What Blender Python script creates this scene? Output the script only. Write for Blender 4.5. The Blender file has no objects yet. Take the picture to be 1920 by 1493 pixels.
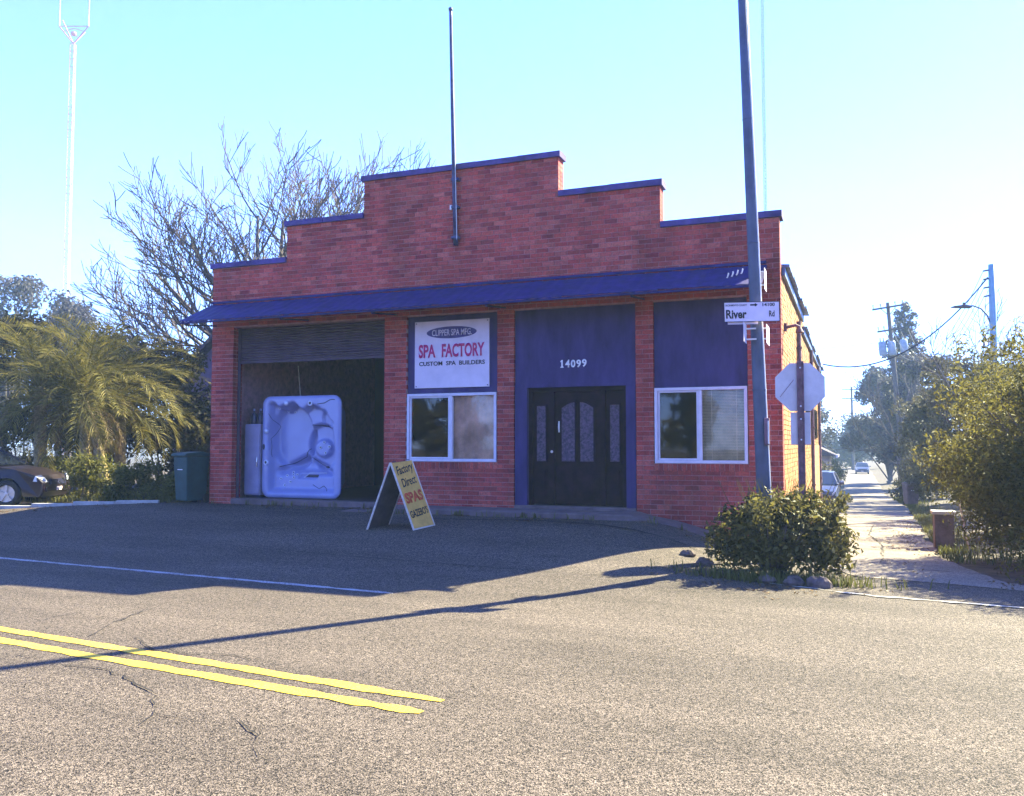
import bpy, math, random
import numpy as np
from mathutils import Vector, Matrix
R = math.radians
random.seed(7)
rng = np.random.default_rng(11)
S = bpy.context.scene
COL = S.collection

# ------------------------------------------------------------------ camera
PITCH, YAW = R(3.127), R(21.53)
cam_d = bpy.data.cameras.new('camera')
cam_d.sensor_width = 36.0
cam_d.lens = 36.0 * 1620 / 1920
cam_d.clip_end = 3000
cam = bpy.data.objects.new('camera', cam_d)
COL.objects.link(cam)
EYE = 1.72
cam.location = (0, 0, EYE)
cam.rotation_euler = (R(90) + PITCH, 0, YAW)
S.camera = cam

# ------------------------------------------------------------------ light
SUN_EL = R(36.5)
SUN_AZ = math.atan2(.53, .85)          # from +Y towards +X
world = bpy.data.worlds.new('World'); S.world = world
world.use_nodes = True
wn = world.node_tree.nodes; wl = world.node_tree.links
for n in list(wn): wn.remove(n)
sky = wn.new('ShaderNodeTexSky'); sky.sky_type = 'NISHITA'
sky.sun_disc = False
sky.sun_elevation = SUN_EL; sky.sun_rotation = SUN_AZ
sky.air_density = 1.0; sky.dust_density = 0.15; sky.ozone_density = 1.5
bg = wn.new('ShaderNodeBackground'); bg.inputs['Strength'].default_value = 0.05
wo = wn.new('ShaderNodeOutputWorld')
tint = wn.new('ShaderNodeVectorMath'); tint.operation = 'MULTIPLY'
tint.inputs[1].default_value = (.54, .80, 2.05)       # clear winter sky with the cyan cast of the photograph
wl.new(sky.outputs[0], tint.inputs[0])
wl.new(tint.outputs[0], bg.inputs[0])
wl.new(bg.outputs[0], wo.inputs[0])

sun_d = bpy.data.lights.new('sun', 'SUN')
sun_d.energy = 5.0; sun_d.angle = R(0.55); sun_d.color = (1.0, 0.97, 0.64)
sun = bpy.data.objects.new('sun', sun_d); COL.objects.link(sun)
sd = Vector((math.sin(SUN_AZ) * math.cos(SUN_EL), math.cos(SUN_AZ) * math.cos(SUN_EL), math.sin(SUN_EL)))
sun.rotation_euler = sd.to_track_quat('Z', 'Y').to_euler()
sun.location = (30, 60, 60)

S.view_settings.view_transform = 'Standard'
try: S.view_settings.look = 'None'
except Exception: pass
S.view_settings.gamma = 1.0
S.view_settings.use_curve_mapping = False
S.view_settings.exposure = 2.85
S.cycles.max_bounces = 6
S.cycles.diffuse_bounces = 3
S.cycles.transparent_max_bounces = 8
S.cycles.volume_bounces = 0
S.cycles.use_denoising = True
S.cycles.sample_clamp_indirect = 6

# ------------------------------------------------------------------ helpers
def tag(o, label=None, cat=None, group=None, kind=None):
    if label: o['label'] = label
    if cat: o['category'] = cat
    if group: o['group'] = group
    if kind: o['kind'] = kind
    return o

def empty(name, loc=(0, 0, 0), rz=0, label=None, cat=None, group=None):
    o = bpy.data.objects.new(name, None)
    o.empty_display_size = .2
    o.location = loc; o.rotation_euler = (0, 0, rz)
    COL.objects.link(o)
    return tag(o, label, cat, group)

def link(name, me, parent=None, kind=None):
    o = bpy.data.objects.new(name, me)
    COL.objects.link(o)
    if parent is not None: o.parent = parent
    if kind: o['kind'] = kind
    return o

def copy_tree(o, parent=None):
    c = o.copy(); COL.objects.link(c)
    if parent is not None: c.parent = parent
    for ch in list(o.children): copy_tree(ch, c)
    return c

def world_of(o):
    if o is None: return Matrix.Identity(4)
    return world_of(o.parent) @ o.matrix_parent_inverse @ o.matrix_basis
def attach(o, parent):
    """parent without moving"""
    o.parent = parent
    o.matrix_parent_inverse = world_of(parent).inverted()
    return o

class MB:
    """collects shapes of one mesh"""
    def __init__(s): s.v = []; s.f = []; s.m = []; s.mi = 0
    def add(s, vs, fs):
        b = len(s.v); s.v += [tuple(p) for p in vs]
        for f in fs: s.f.append(tuple(b + i for i in f)); s.m.append(s.mi)
        return s
    def box(s, x0, x1, y0, y1, z0, z1):
        vs = [(x0,y0,z0),(x1,y0,z0),(x1,y1,z0),(x0,y1,z0),(x0,y0,z1),(x1,y0,z1),(x1,y1,z1),(x0,y1,z1)]
        return s.add(vs, [(0,3,2,1),(4,5,6,7),(0,1,5,4),(1,2,6,5),(2,3,7,6),(3,0,4,7)])
    def obox(s, mat, sx, sy, sz):
        vs = [mat @ Vector((a*sx/2, b*sy/2, c*sz/2)) for c in (-1,1) for a,b in ((-1,-1),(1,-1),(1,1),(-1,1))]
        return s.add(vs, [(0,3,2,1),(4,5,6,7),(0,1,5,4),(1,2,6,5),(2,3,7,6),(3,0,4,7)])
    def tube(s, pts, rad, n=8, caps=True):
        pts = [Vector(p) for p in pts]
        if not hasattr(rad, '__len__'): rad = [rad] * len(pts)
        up = Vector((0,0,1)); rings = []; vs = []
        a = None
        for i, p in enumerate(pts):
            d = (pts[min(i+1, len(pts)-1)] - pts[max(i-1, 0)])
            if d.length < 1e-9: d = Vector((0,0,1))
            d.normalize()
            if a is None:
                a = d.orthogonal().normalized()
            else:
                a = a - d * a.dot(d)
                if a.length < 1e-6: a = d.orthogonal()
                a.normalize()
            b = d.cross(a)
            for k in range(n):
                t = 2*math.pi*k/n
                vs.append(p + (a*math.cos(t) + b*math.sin(t)) * rad[i])
        fs = []
        for i in range(len(pts)-1):
            for k in range(n):
                k2 = (k+1) % n
                fs.append((i*n+k, i*n+k2, (i+1)*n+k2, (i+1)*n+k))
        if caps:
            fs.append(tuple(reversed(range(n)))); fs.append(tuple((len(pts)-1)*n + k for k in range(n)))
        return s.add(vs, fs)
    def prism(s, poly, axis, a0, a1):
        """extrude 2-D polygon (ccw) along axis: 'x' poly=(y,z), 'y' poly=(x,z), 'z' poly=(x,y)"""
        def P(p, a):
            if axis == 'x': return (a, p[0], p[1])
            if axis == 'y': return (p[0], a, p[1])
            return (p[0], p[1], a)
        n = len(poly)
        vs = [P(p, a0) for p in poly] + [P(p, a1) for p in poly]
        fs = [tuple(range(n)), tuple(reversed(range(n, 2*n)))]
        for i in range(n):
            j = (i+1) % n
            fs.append((i, i+n, j+n, j))
        return s.add(vs, fs)
    def lathe(s, prof, n=16, mat=None):
        """prof: list of (r, z) about the Z axis"""
        vs = []
        for r, z in prof:
            for k in range(n):
                t = 2*math.pi*k/n
                p = Vector((r*math.cos(t), r*math.sin(t), z))
                vs.append(mat @ p if mat else p)
        fs = []
        for i in range(len(prof)-1):
            for k in range(n):
                k2 = (k+1) % n
                fs.append((i*n+k, i*n+k2, (i+1)*n+k2, (i+1)*n+k))
        return s.add(vs, fs)
    def mesh(s, name, mats, smooth=False):
        me = bpy.data.meshes.new(name)
        me.from_pydata(s.v, [], s.f)
        if not isinstance(mats, (list, tuple)): mats = [mats]
        for m in mats: me.materials.append(m)
        if len(mats) > 1: me.polygons.foreach_set('material_index', s.m)
        if smooth: me.polygons.foreach_set('use_smooth', [True]*len(me.polygons))
        me.update()
        return me
    def build(s, name, mats, parent=None, smooth=False, kind=None, bevel=0):
        o = link(name, s.mesh(name, mats, smooth), parent, kind)
        if bevel:
            md = o.modifiers.new('bevel', 'BEVEL'); md.width = bevel; md.segments = 2; md.limit_method = 'ANGLE'
        return o

def smoothstep(a, b, x):
    t = min(1, max(0, (x-a)/(b-a))) if a != b else float(x > a)
    return t*t*(3-2*t)

def gz(x, y):
    """height of the ground: level road, apron rising to the shop, side street falling away"""
    st = 0.0
    if y > 11: st = -0.034*(min(y, 70)-11) * smoothstep(10, 18, y)
    ap = 0.46*smoothstep(9.3, 15.4, y)
    w = smoothstep(-1.0, -3.4, x)
    if x < -15: ap *= 1 - .25*smoothstep(-15, -19, x)
    far = smoothstep(36, 60, y)
    ap = ap*(1-far) + st*far
    r = st*(1-w) + ap*w
    bank = smoothstep(2.2, 4.5, x)*smoothstep(13, 18, y)
    return r + .25*bank

# ------------------------------------------------------------------ materials
def new_mat(name):
    m = bpy.data.materials.new(name); m.use_nodes = True
    nt = m.node_tree
    return m, nt.nodes, nt.links, nt.nodes['Principled BSDF']

def M(name, col, rough=.7, var=.15, scale=8, bump=0, bscale=60, metal=0, spec=.3, tint=None, coord='Object', stretch=0):
    """procedural paint/stone/wood: base colour mottled by two noises, fine relief by a third"""
    m, N, L, b = new_mat(name)
    tc = N.new('ShaderNodeTexCoord')
    n1 = N.new('ShaderNodeTexNoise'); n1.inputs['Scale'].default_value = scale
    n1.inputs['Detail'].default_value = 6; n1.inputs['Roughness'].default_value = .65
    if stretch:
        vm = N.new('ShaderNodeVectorMath'); vm.operation = 'MULTIPLY'; vm.inputs[1].default_value = (1, 1, stretch)
        L.new(tc.outputs[coord], vm.inputs[0]); L.new(vm.outputs[0], n1.inputs['Vector'])
    else:
        L.new(tc.outputs[coord], n1.inputs['Vector'])
    cr = N.new('ShaderNodeValToRGB')
    c2 = tint or tuple(max(0, c*(1-2.2*var)) for c in col)
    c1 = tuple(min(1, c*(1+var)) for c in col)
    cr.color_ramp.elements[0].position = .3; cr.color_ramp.elements[0].color = (*c2, 1)
    cr.color_ramp.elements[1].position = .68; cr.color_ramp.elements[1].color = (*c1, 1)
    L.new(n1.outputs['Fac'], cr.inputs['Fac'])
    L.new(cr.outputs['Color'], b.inputs['Base Color'])
    b.inputs['Roughness'].default_value = rough
    b.inputs['Metallic'].default_value = metal
    b.inputs['Specular IOR Level'].default_value = spec
    if bump:
        n2 = N.new('ShaderNodeTexNoise'); n2.inputs['Scale'].default_value = bscale
        n2.inputs['Detail'].default_value = 4
        L.new(tc.outputs[coord], n2.inputs['Vector'])
        bp = N.new('ShaderNodeBump'); bp.inputs['Strength'].default_value = bump
        bp.inputs['Distance'].default_value = .02
        L.new(n2.outputs['Fac'], bp.inputs['Height'])
        L.new(bp.outputs[0], b.inputs['Normal'])
    return m

def mat_brick(name, cols, rough=.88):
    m, N, L, b = new_mat(name)
    g = N.new('ShaderNodeNewGeometry'); oi = N.new('ShaderNodeObjectInfo')
    ad = N.new('ShaderNodeMath'); ad.operation = 'ADD'
    L.new(g.outputs['Random Per Island'], ad.inputs[0]); L.new(oi.outputs['Random'], ad.inputs[1])
    fr = N.new('ShaderNodeMath'); fr.operation = 'FRACT'; L.new(ad.outputs[0], fr.inputs[0])
    cr = N.new('ShaderNodeValToRGB')
    e = cr.color_ramp.elements
    e[0].color = (*cols[0], 1); e[1].color = (*cols[-1], 1)
    for i, c in enumerate(cols[1:-1]):
        q = e.new((i+1)/(len(cols)-1)); q.color = (*c, 1)
    L.new(fr.outputs[0], cr.inputs[0])
    n1 = N.new('ShaderNodeTexNoise'); n1.inputs['Scale'].default_value = 38; n1.inputs['Detail'].default_value = 5
    L.new(g.outputs['Position'], n1.inputs['Vector'])
    mp = N.new('ShaderNodeMapRange'); mp.inputs[1].default_value = .3; mp.inputs[2].default_value = .7
    mp.inputs[3].default_value = .6; mp.inputs[4].default_value = 1.3
    L.new(n1.outputs['Fac'], mp.inputs[0])
    n2 = N.new('ShaderNodeTexNoise'); n2.inputs['Scale'].default_value = 1.1; n2.inputs['Detail'].default_value = 7
    n2.inputs['Roughness'].default_value = .7
    vm = N.new('ShaderNodeVectorMath'); vm.operation = 'MULTIPLY'; vm.inputs[1].default_value = (1.4, 1.4, .45)
    L.new(g.outputs['Position'], vm.inputs[0]); L.new(vm.outputs[0], n2.inputs['Vector'])
    mp2 = N.new('ShaderNodeMapRange'); mp2.inputs[1].default_value = .32; mp2.inputs[2].default_value = .68
    mp2.inputs[3].default_value = .58; mp2.inputs[4].default_value = 1.2
    L.new(n2.outputs['Fac'], mp2.inputs[0])
    mu = N.new('ShaderNodeMath'); mu.operation = 'MULTIPLY'
    L.new(mp.outputs[0], mu.inputs[0]); L.new(mp2.outputs[0], mu.inputs[1])
    mx = N.new('ShaderNodeVectorMath'); mx.operation = 'SCALE'
    L.new(cr.outputs[0], mx.inputs[0]); L.new(mu.outputs[0], mx.inputs['Scale'])
    L.new(mx.outputs[0], b.inputs['Base Color'])
    b.inputs['Roughness'].default_value = rough; b.inputs['Specular IOR Level'].default_value = .2
    bp = N.new('ShaderNodeBump'); bp.inputs['Strength'].default_value = .5; bp.inputs['Distance'].default_value = .01
    L.new(n1.outputs['Fac'], bp.inputs['Height']); L.new(bp.outputs[0], b.inputs['Normal'])
    return m

def mat_asphalt(name, base, dark, light, patch=.25):
    m, N, L, b = new_mat(name)
    g = N.new('ShaderNodeNewGeometry')
    v = N.new('ShaderNodeTexVoronoi'); v.inputs['Scale'].default_value = 150
    L.new(g.outputs['Position'], v.inputs['Vector'])
    sep = N.new('ShaderNodeSeparateColor'); L.new(v.outputs['Color'], sep.inputs[0])
    cr = N.new('ShaderNodeValToRGB'); e = cr.color_ramp.elements
    e[0].position = .12; e[0].color = (*dark, 1); e[1].position = .9; e[1].color = (*light, 1)
    q = e.new(.45); q.color = (*base, 1)
    L.new(sep.outputs[0], cr.inputs[0])
    n1 = N.new('ShaderNodeTexNoise'); n1.inputs['Scale'].default_value = .55; n1.inputs['Detail'].default_value = 8
    n1.inputs['Roughness'].default_value = .7
    vm = N.new('ShaderNodeVectorMath'); vm.operation = 'MULTIPLY'; vm.inputs[1].default_value = (.35, 1.5, 1)
    L.new(g.outputs['Position'], vm.inputs[0]); L.new(vm.outputs[0], n1.inputs['Vector'])
    mp = N.new('ShaderNodeMapRange'); mp.inputs[1].default_value = .3; mp.inputs[2].default_value = .7
    mp.inputs[3].default_value = 1-patch; mp.inputs[4].default_value = 1+patch
    L.new(n1.outputs['Fac'], mp.inputs[0])
    n3 = N.new('ShaderNodeTexNoise'); n3.inputs['Scale'].default_value = 24; n3.inputs['Detail'].default_value = 3
    L.new(g.outputs['Position'], n3.inputs['Vector'])
    mp3 = N.new('ShaderNodeMapRange'); mp3.inputs[1].default_value = .3; mp3.inputs[2].default_value = .7
    mp3.inputs[3].default_value = .7; mp3.inputs[4].default_value = 1.3
    L.new(n3.outputs['Fac'], mp3.inputs[0])
    mu = N.new('ShaderNodeMath'); mu.operation = 'MULTIPLY'
    L.new(mp.outputs[0], mu.inputs[0]); L.new(mp3.outputs[0], mu.inputs[1])
    mx = N.new('ShaderNodeVectorMath'); mx.operation = 'SCALE'
    L.new(cr.outputs[0], mx.inputs[0]); L.new(mu.outputs[0], mx.inputs['Scale'])
    L.new(mx.outputs[0], b.inputs['Base Color'])
    b.inputs['Roughness'].default_value = .9; b.inputs['Specular IOR Level'].default_value = .15
    bp = N.new('ShaderNodeBump'); bp.inputs['Strength'].default_value = .55; bp.inputs['Distance'].default_value = .008
    L.new(v.outputs['Distance'], bp.inputs['Height']); L.new(bp.outputs[0], b.inputs['Normal'])
    return m

def mat_leaf(name, cols, trans=.35, rough=.62):
    m, N, L, b = new_mat(name)
    g = N.new('ShaderNodeNewGeometry')
    cr = N.new('ShaderNodeValToRGB'); e = cr.color_ramp.elements
    e[0].color = (*cols[0], 1); e[1].color = (*cols[-1], 1)
    for i, c in enumerate(cols[1:-1]):
        q = e.new((i+1)/(len(cols)-1)); q.color = (*c, 1)
    n1 = N.new('ShaderNodeTexNoise'); n1.inputs['Scale'].default_value = .9; n1.inputs['Detail'].default_value = 3
    L.new(g.outputs['Position'], n1.inputs['Vector'])
    mx = N.new('ShaderNodeMath'); mx.operation = 'MULTIPLY_ADD'
    L.new(g.outputs['Random Per Island'], mx.inputs[0]); mx.inputs[1].default_value = .7
    sb = N.new('ShaderNodeMath'); sb.operation = 'MULTIPLY_ADD'; sb.inputs[1].default_value = 1.0; sb.inputs[2].default_value = -.35
    L.new(n1.outputs['Fac'], sb.inputs[0]); L.new(sb.outputs[0], mx.inputs[2])
    L.new(mx.outputs[0], cr.inputs[0])
    L.new(cr.outputs[0], b.inputs['Base Color'])
    b.inputs['Roughness'].default_value = rough; b.inputs['Specular IOR Level'].default_value = .14
    tr = N.new('ShaderNodeBsdfTranslucent'); L.new(cr.outputs[0], tr.inputs[0])
    ms = N.new('ShaderNodeMixShader'); ms.inputs[0].default_value = trans
    L.new(b.outputs[0], ms.inputs[1]); L.new(tr.outputs[0], ms.inputs[2])
    L.new(ms.outputs[0], N['Material Output'].inputs[0])
    return m

def mat_glass(name, tint=(.92, .92, .92)):
    """thin clear pane: mirror by Fresnel over a faint tint"""
    m, N, L, b = new_mat(name)
    N.remove(b)
    gl = N.new('ShaderNodeBsdfGlossy'); gl.inputs['Roughness'].default_value = .03; gl.inputs[0].default_value = (1, 1, 1, 1)
    tc = N.new('ShaderNodeTexCoord'); n = N.new('ShaderNodeTexNoise'); n.inputs['Scale'].default_value = 1.6
    L.new(tc.outputs['Object'], n.inputs['Vector'])
    bp = N.new('ShaderNodeBump'); bp.inputs['Strength'].default_value = .012; L.new(n.outputs['Fac'], bp.inputs['Height'])
    L.new(bp.outputs[0], gl.inputs['Normal'])
    tr = N.new('ShaderNodeBsdfTransparent'); tr.inputs[0].default_value = (*tint, 1)
    fr = N.new('ShaderNodeFresnel'); fr.inputs['IOR'].default_value = 1.36
    ms = N.new('ShaderNodeMixShader'); L.new(fr.outputs[0], ms.inputs[0])
    L.new(tr.outputs[0], ms.inputs[1]); L.new(gl.outputs[0], ms.inputs[2])
    L.new(ms.outputs[0], N['Material Output'].inputs[0])
    return m

def mat_paint(name, col, wear=.3, rough=.75):
    """road paint: worn speckle showing asphalt"""
    m, N, L, b = new_mat(name)
    g = N.new('ShaderNodeNewGeometry')
    n1 = N.new('ShaderNodeTexNoise'); n1.inputs['Scale'].default_value = 45; n1.inputs['Detail'].default_value = 6
    n1.inputs['Roughness'].default_value = .75
    L.new(g.outputs['Position'], n1.inputs['Vector'])
    n2 = N.new('ShaderNodeTexNoise'); n2.inputs['Scale'].default_value = 2.2; n2.inputs['Detail'].default_value = 4
    L.new(g.outputs['Position'], n2.inputs['Vector'])
    ad = N.new('ShaderNodeMath'); ad.operation = 'MULTIPLY_ADD'; ad.inputs[1].default_value = .35
    L.new(n2.outputs['Fac'], ad.inputs[0]); L.new(n1.outputs['Fac'], ad.inputs[2])
    cr = N.new('ShaderNodeValToRGB'); e = cr.color_ramp.elements
    e[0].position = .46 + .3*wear; e[0].color = (.09, .07, .065, 1)
    e[1].position = e[0].position + .06; e[1].color = (*col, 1)
    q = e.new(min(.98, e[0].position + .3)); q.color = (*[min(1, c*1.1) for c in col], 1)
    L.new(ad.outputs[0], cr.inputs[0]); L.new(cr.outputs[0], b.inputs['Base Color'])
    b.inputs['Roughness'].default_value = rough
    return m

MT = {}
MT['brick'] = mat_brick('red_brick', [(.30,.040,.036), (.40,.058,.047), (.46,.080,.058), (.23,.031,.034), (.50,.12,.085), (.36,.050,.044)])
MT['brick_side'] = mat_brick('tan_brick', [(.40,.17,.06), (.46,.22,.075), (.36,.13,.05), (.48,.26,.09), (.44,.19,.06)])
MT['mortar'] = M('mortar', (.46,.24,.25), .95, .2, 9, .4, 120)
MT['mortar_side'] = M('tan_mortar', (.34,.20,.11), .95, .2, 9, .4, 120)
MT['asphalt'] = mat_asphalt('asphalt', (.063,.0475,.038), (.006,.005,.0045), (.188,.143,.114), .32)
MT['asphalt2'] = mat_asphalt('street_asphalt', (.21,.165,.13), (.10,.077,.062), (.29,.235,.19), .28)
MT['dirt'] = M('dirt', (.085,.06,.04), .95, .3, 3, .6, 30, coord='Object')
MT['concrete'] = M('concrete', (.16,.11,.105), .9, .18, 4, .3, 80)
MT['kerb'] = M('kerb_concrete', (.42,.38,.34), .9, .15, 5, .3, 80)
MT['blue'] = M('blue_painted_stucco', (.052,.034,.115), .75, .2, 4, .25, 90, spec=.15, stretch=.3)
MT['canopy'] = M('blue_canopy_metal', (.026,.017,.105), .65, .25, 5, .1, 40, spec=.15)
MT['coping'] = M('blue_coping', (.075,.045,.17), .85, .28, 3, .4, 40)
MT['white'] = M('white_aluminium', (.62,.56,.60), .45, .06, 6, 0)
MT['roller'] = M('roller_door_steel', (.085,.055,.075), .7, .15, 3, 0, spec=.12)
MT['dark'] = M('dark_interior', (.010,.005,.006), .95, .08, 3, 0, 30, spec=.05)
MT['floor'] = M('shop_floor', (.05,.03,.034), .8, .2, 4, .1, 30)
MT['door'] = M('dark_door_wood', (.020,.008,.012), .8, .25, 5, .15, 60, spec=.08)
MT['glass'] = mat_glass('window_glass')
MT['doorglass'] = M('obscure_door_glass', (.10,.058,.085), .4, .4, 22, .8, 45, spec=.3)
MT['curtain'] = M('tan_curtain', (.78,.48,.34), .9, .25, 2.2, .2, 20)
MT['blind'] = M('cream_blind', (.80,.60,.34), .7, .15, 5, 0)
MT['brass'] = M('door_plate', (.70,.66,.62), .35, .05, 8, 0, metal=.4)
MT['numeral'] = M('white_numeral', (.85,.83,.80), .5, .04, 8, 0)
MT['pole'] = M('grey_blue_pole', (.075,.085,.125), .55, .18, 3, .1, 30, spec=.4)
MT['conduit'] = M('pale_conduit', (.75,.72,.68), .45, .08, 6, 0)
MT['flagpole'] = M('flagpole_paint', (.055,.06,.13), .55, .3, 5, .2, 40)
MT['signwhite'] = M('sign_white', (.66,.56,.62), .5, .06, 3, 0)
MT['signback'] = M('sign_back_aluminium', (.52,.48,.50), .45, .10, 3, 0, metal=.15)
MT['signpost'] = M('stop_sign_post', (.17,.085,.11), .7, .25, 9, .3, 50)
MT['red'] = M('sign_red', (.55,.02,.03), .5, .08, 5, 0)
MT['black'] = M('black_letter', (.012,.012,.018), .6, .1, 5, 0)
MT['navy'] = M('navy_oval', (.055,.035,.14), .5, .12, 5, 0)
MT['crimson'] = M('crimson_letter', (.52,.025,.14), .5, .12, 14, 0)
MT['pinkline'] = M('pink_letter_edge', (.85,.55,.78), .5, .05, 5, 0)
MT['yellowboard'] = M('yellow_board', (.70,.38,.085), .6, .12, 5, 0)
MT['orange'] = M('orange_letter', (.62,.09,.03), .6, .12, 5, 0)
MT['boardback'] = M('raw_board_back', (.06,.04,.045), .8, .2, 5, .2, 30)
MT['woodedge'] = M('pale_wood_edge', (.62,.52,.44), .7, .15, 12, .1, 60)
MT['spa'] = M('spa_shell_acrylic', (.28,.29,.50), .28, .05, 2, 0, spec=.5)
MT['jet'] = M('spa_jet', (.62,.62,.72), .3, .05, 5, 0, metal=.3)
MT['jetdark'] = M('spa_dark_fitting', (.02,.02,.05), .4, .1, 5, 0)
MT['cabinet'] = M('white_cabinet_enamel', (.34,.30,.42), .5, .08, 3, 0)
MT['bottle'] = M('dark_bottle', (.05,.045,.075), .3, .1, 5, 0, spec=.5)
MT['bin'] = M('teal_bin_plastic', (.016,.055,.048), .55, .15, 5, .1, 40)
MT['tyre'] = M('tyre_rubber', (.018,.017,.018), .85, .15, 20, .2, 60)
MT['rim'] = M('alloy_rim', (.55,.52,.50), .35, .1, 8, 0, metal=.6)
MT['chrome'] = M('chrome_trim', (.6,.6,.62), .2, .05, 8, 0, metal=.9)
MT['cardark'] = M('dark_car_paint', (.020,.012,.016), .3, .1, 3, 0, spec=.35)
MT['carsilver'] = M('silver_car_paint', (.33,.33,.42), .28, .06, 3, 0, spec=.6, metal=.3)
MT['carblue'] = M('grey_blue_car_paint', (.05,.055,.10), .28, .06, 3, 0, spec=.6)
MT['carglass'] = M('car_glass', (.02,.025,.035), .08, .05, 3, 0, spec=.7)
MT['lens'] = M('headlight_lens', (.55,.55,.55), .12, .05, 20, 0, spec=.7)
MT['bark'] = M('grey_bark', (.13,.10,.095), .9, .25, 9, .5, 40)
MT['twig'] = M('twig_bark', (.10,.075,.072), .9, .25, 9, 0)
MT['palmtrunk'] = M('palm_trunk', (.30,.22,.10), .9, .35, 12, .7, 40)
MT['palmleaf'] = mat_leaf('palm_leaflets', [(.05,.045,.010), (.10,.088,.018), (.16,.128,.028), (.22,.165,.042)], .35)
MT['palmdry'] = mat_leaf('dry_palm_leaflets', [(.12,.075,.035), (.18,.12,.05)], .25)
MT['leaf_dark'] = mat_leaf('dark_leaves', [(.020,.017,.009), (.038,.032,.013), (.055,.042,.018), (.03,.02,.016)], .2)
MT['leaf_hedge'] = mat_leaf('hedge_leaves', [(.045,.045,.010), (.10,.10,.02), (.17,.155,.035), (.07,.06,.016)], .4)
MT['leaf_bush'] = mat_leaf('glossy_bush_leaves', [(.030,.026,.010), (.07,.062,.018), (.17,.145,.04), (.045,.03,.016)], .4, .55)
MT['leaf_big'] = mat_leaf('yellow_green_leaves', [(.040,.032,.010), (.09,.08,.018), (.17,.145,.032), (.055,.042,.016)], .45)
MT['leaf_hazed'] = mat_leaf('haze_tinted_leaves', [(.045,.040,.050), (.07,.062,.072), (.10,.09,.09)], .25)  # blue-grey of distance haze mixed into the leaf colour
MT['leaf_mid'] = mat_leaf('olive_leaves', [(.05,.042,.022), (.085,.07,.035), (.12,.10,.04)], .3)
MT['grass'] = mat_leaf('grass_blades', [(.06,.065,.015), (.12,.12,.03), (.16,.14,.05)], .3)
MT['stone'] = M('border_stone', (.13,.09,.08), .95, .35, 7, .8, 25)
MT['housewall'] = M('purple_grey_siding', (.20,.13,.19), .8, .12, 4, .1, 40)
MT['houseroof'] = M('dark_roof_shingle', (.09,.065,.085), .9, .3, 10, .5, 40)
MT['roof'] = M('weathered_blue_roof_sheet', (.13,.19,.33), .5, .25, 4, .2, 30)
MT['orangewood'] = M('orange_boarding', (.46,.22,.08), .8, .25, 5, .2, 40)
MT['utility'] = M('utility_pole_wood', (.10,.085,.09), .9, .2, 9, .4, 30)
MT['steelpole'] = M('cyan_grey_pole', (.20,.34,.40), .5, .08, 5, 0)
MT['transformer'] = M('transformer_grey', (.28,.36,.42), .5, .1, 5, 0)
MT['wire'] = M('black_wire', (.03,.03,.04), .6, .1, 5, 0)
MT['mast_red'] = M('mast_red_paint', (.45,.17,.19), .6, .1, 1, 0)
MT['mast_white'] = M('mast_white_paint', (.60,.40,.46), .6, .05, 1, 0)
MT['stonebox'] = M('grey_cabinet', (.14,.10,.10), .85, .2, 6, .3, 30)
MT['yellow'] = mat_paint('yellow_road_paint', (.60,.38,.02), .36)
MT['roadwhite'] = mat_paint('white_road_paint', (.36,.34,.37), .5)
MT['crack'] = M('crack_fill', (.020,.015,.014), .95, .2, 20, 0)
MT['farwall'] = M('far_house_wall', (.32,.25,.27), .85, .1, 3, 0)
MT['eyewhite'] = M('white_enamel', (.8,.78,.78), .5, .05, 5, 0)

# ------------------------------------------------------------------ ground sheets
def sheet(name, mat, left, right, ys, nx, off, kind='structure', parent=None):
    """ground-following sheet between X=left(y) and X=right(y)"""
    vs, fs = [], []
    for j, y in enumerate(ys):
        a, b = left(y), right(y)
        for i in range(nx+1):
            x = a + (b-a)*i/nx
            vs.append((x, y, gz(x, y)+off))
    for j in range(len(ys)-1):
        for i in range(nx):
            p = j*(nx+1)+i
            fs.append((p, p+1, p+nx+2, p+nx+1))
    mb = MB(); mb.add(vs, fs)
    return mb.build(name, mat, parent, True, kind)

def lin(a, b, n): return [a+(b-a)*i/n for i in range(n+1)]
# earth out to the horizon: fine grid in the middle, coarse far away
xs = [-1400,-700,-350,-180,-100,-70]+lin(-50,-16,40)+lin(-15.5,8,52)+lin(9,30,21)+[45,70,110,200,400,800,1400]
ys = [-300,-120,-50,-20,-8]+lin(-4,80,84)+[95,120,160,220,320,500,900,1500]
vs = [(x, y, gz(x, y)-.07) for y in ys for x in xs]
nx = len(xs)
fs = [(j*nx+i, j*nx+i+1, (j+1)*nx+i+1, (j+1)*nx+i) for j in range(len(ys)-1) for i in range(nx-1)]
mb = MB(); mb.add(vs, fs); mb.build('ground', MT['dirt'], None, True, 'structure')

def road_edge(x):
    """far edge of the asphalt on the shop side"""
    if x < -15.1: return 14.46 + (x+15.1)*(.31 if x > -22 else .2) - (.76 if x <= -22 else 0)
    if x < -13.2: return 14.46 + (x+15.1)*.6
    if x < -1.2: return 15.6
    if x < 0.0: return 15.6 - 3.3*(x+1.2)/1.2
    return 12.3 - 1.1*smoothstep(0, 4, x) - .05*max(0, x-4)
xr = lin(-60, -14, 46)+lin(-13.5, 6, 78)+lin(7, 50, 43)
tv = lin(0, 1, 60)
vs = []
for t in tv:
    for x in xr:
        y = -12 + (road_edge(x)+12)*(1-(1-t)**1.6)
        vs.append((x, y, gz(x, y)))
nx = len(xr)
fs = [(j*nx+i, j*nx+i+1, (j+1)*nx+i+1, (j+1)*nx+i) for j in range(len(tv)-1) for i in range(nx-1)]
mb = MB(); mb.add(vs, fs); mb.build('river_road', MT['asphalt'], None, True, 'structure')

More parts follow.
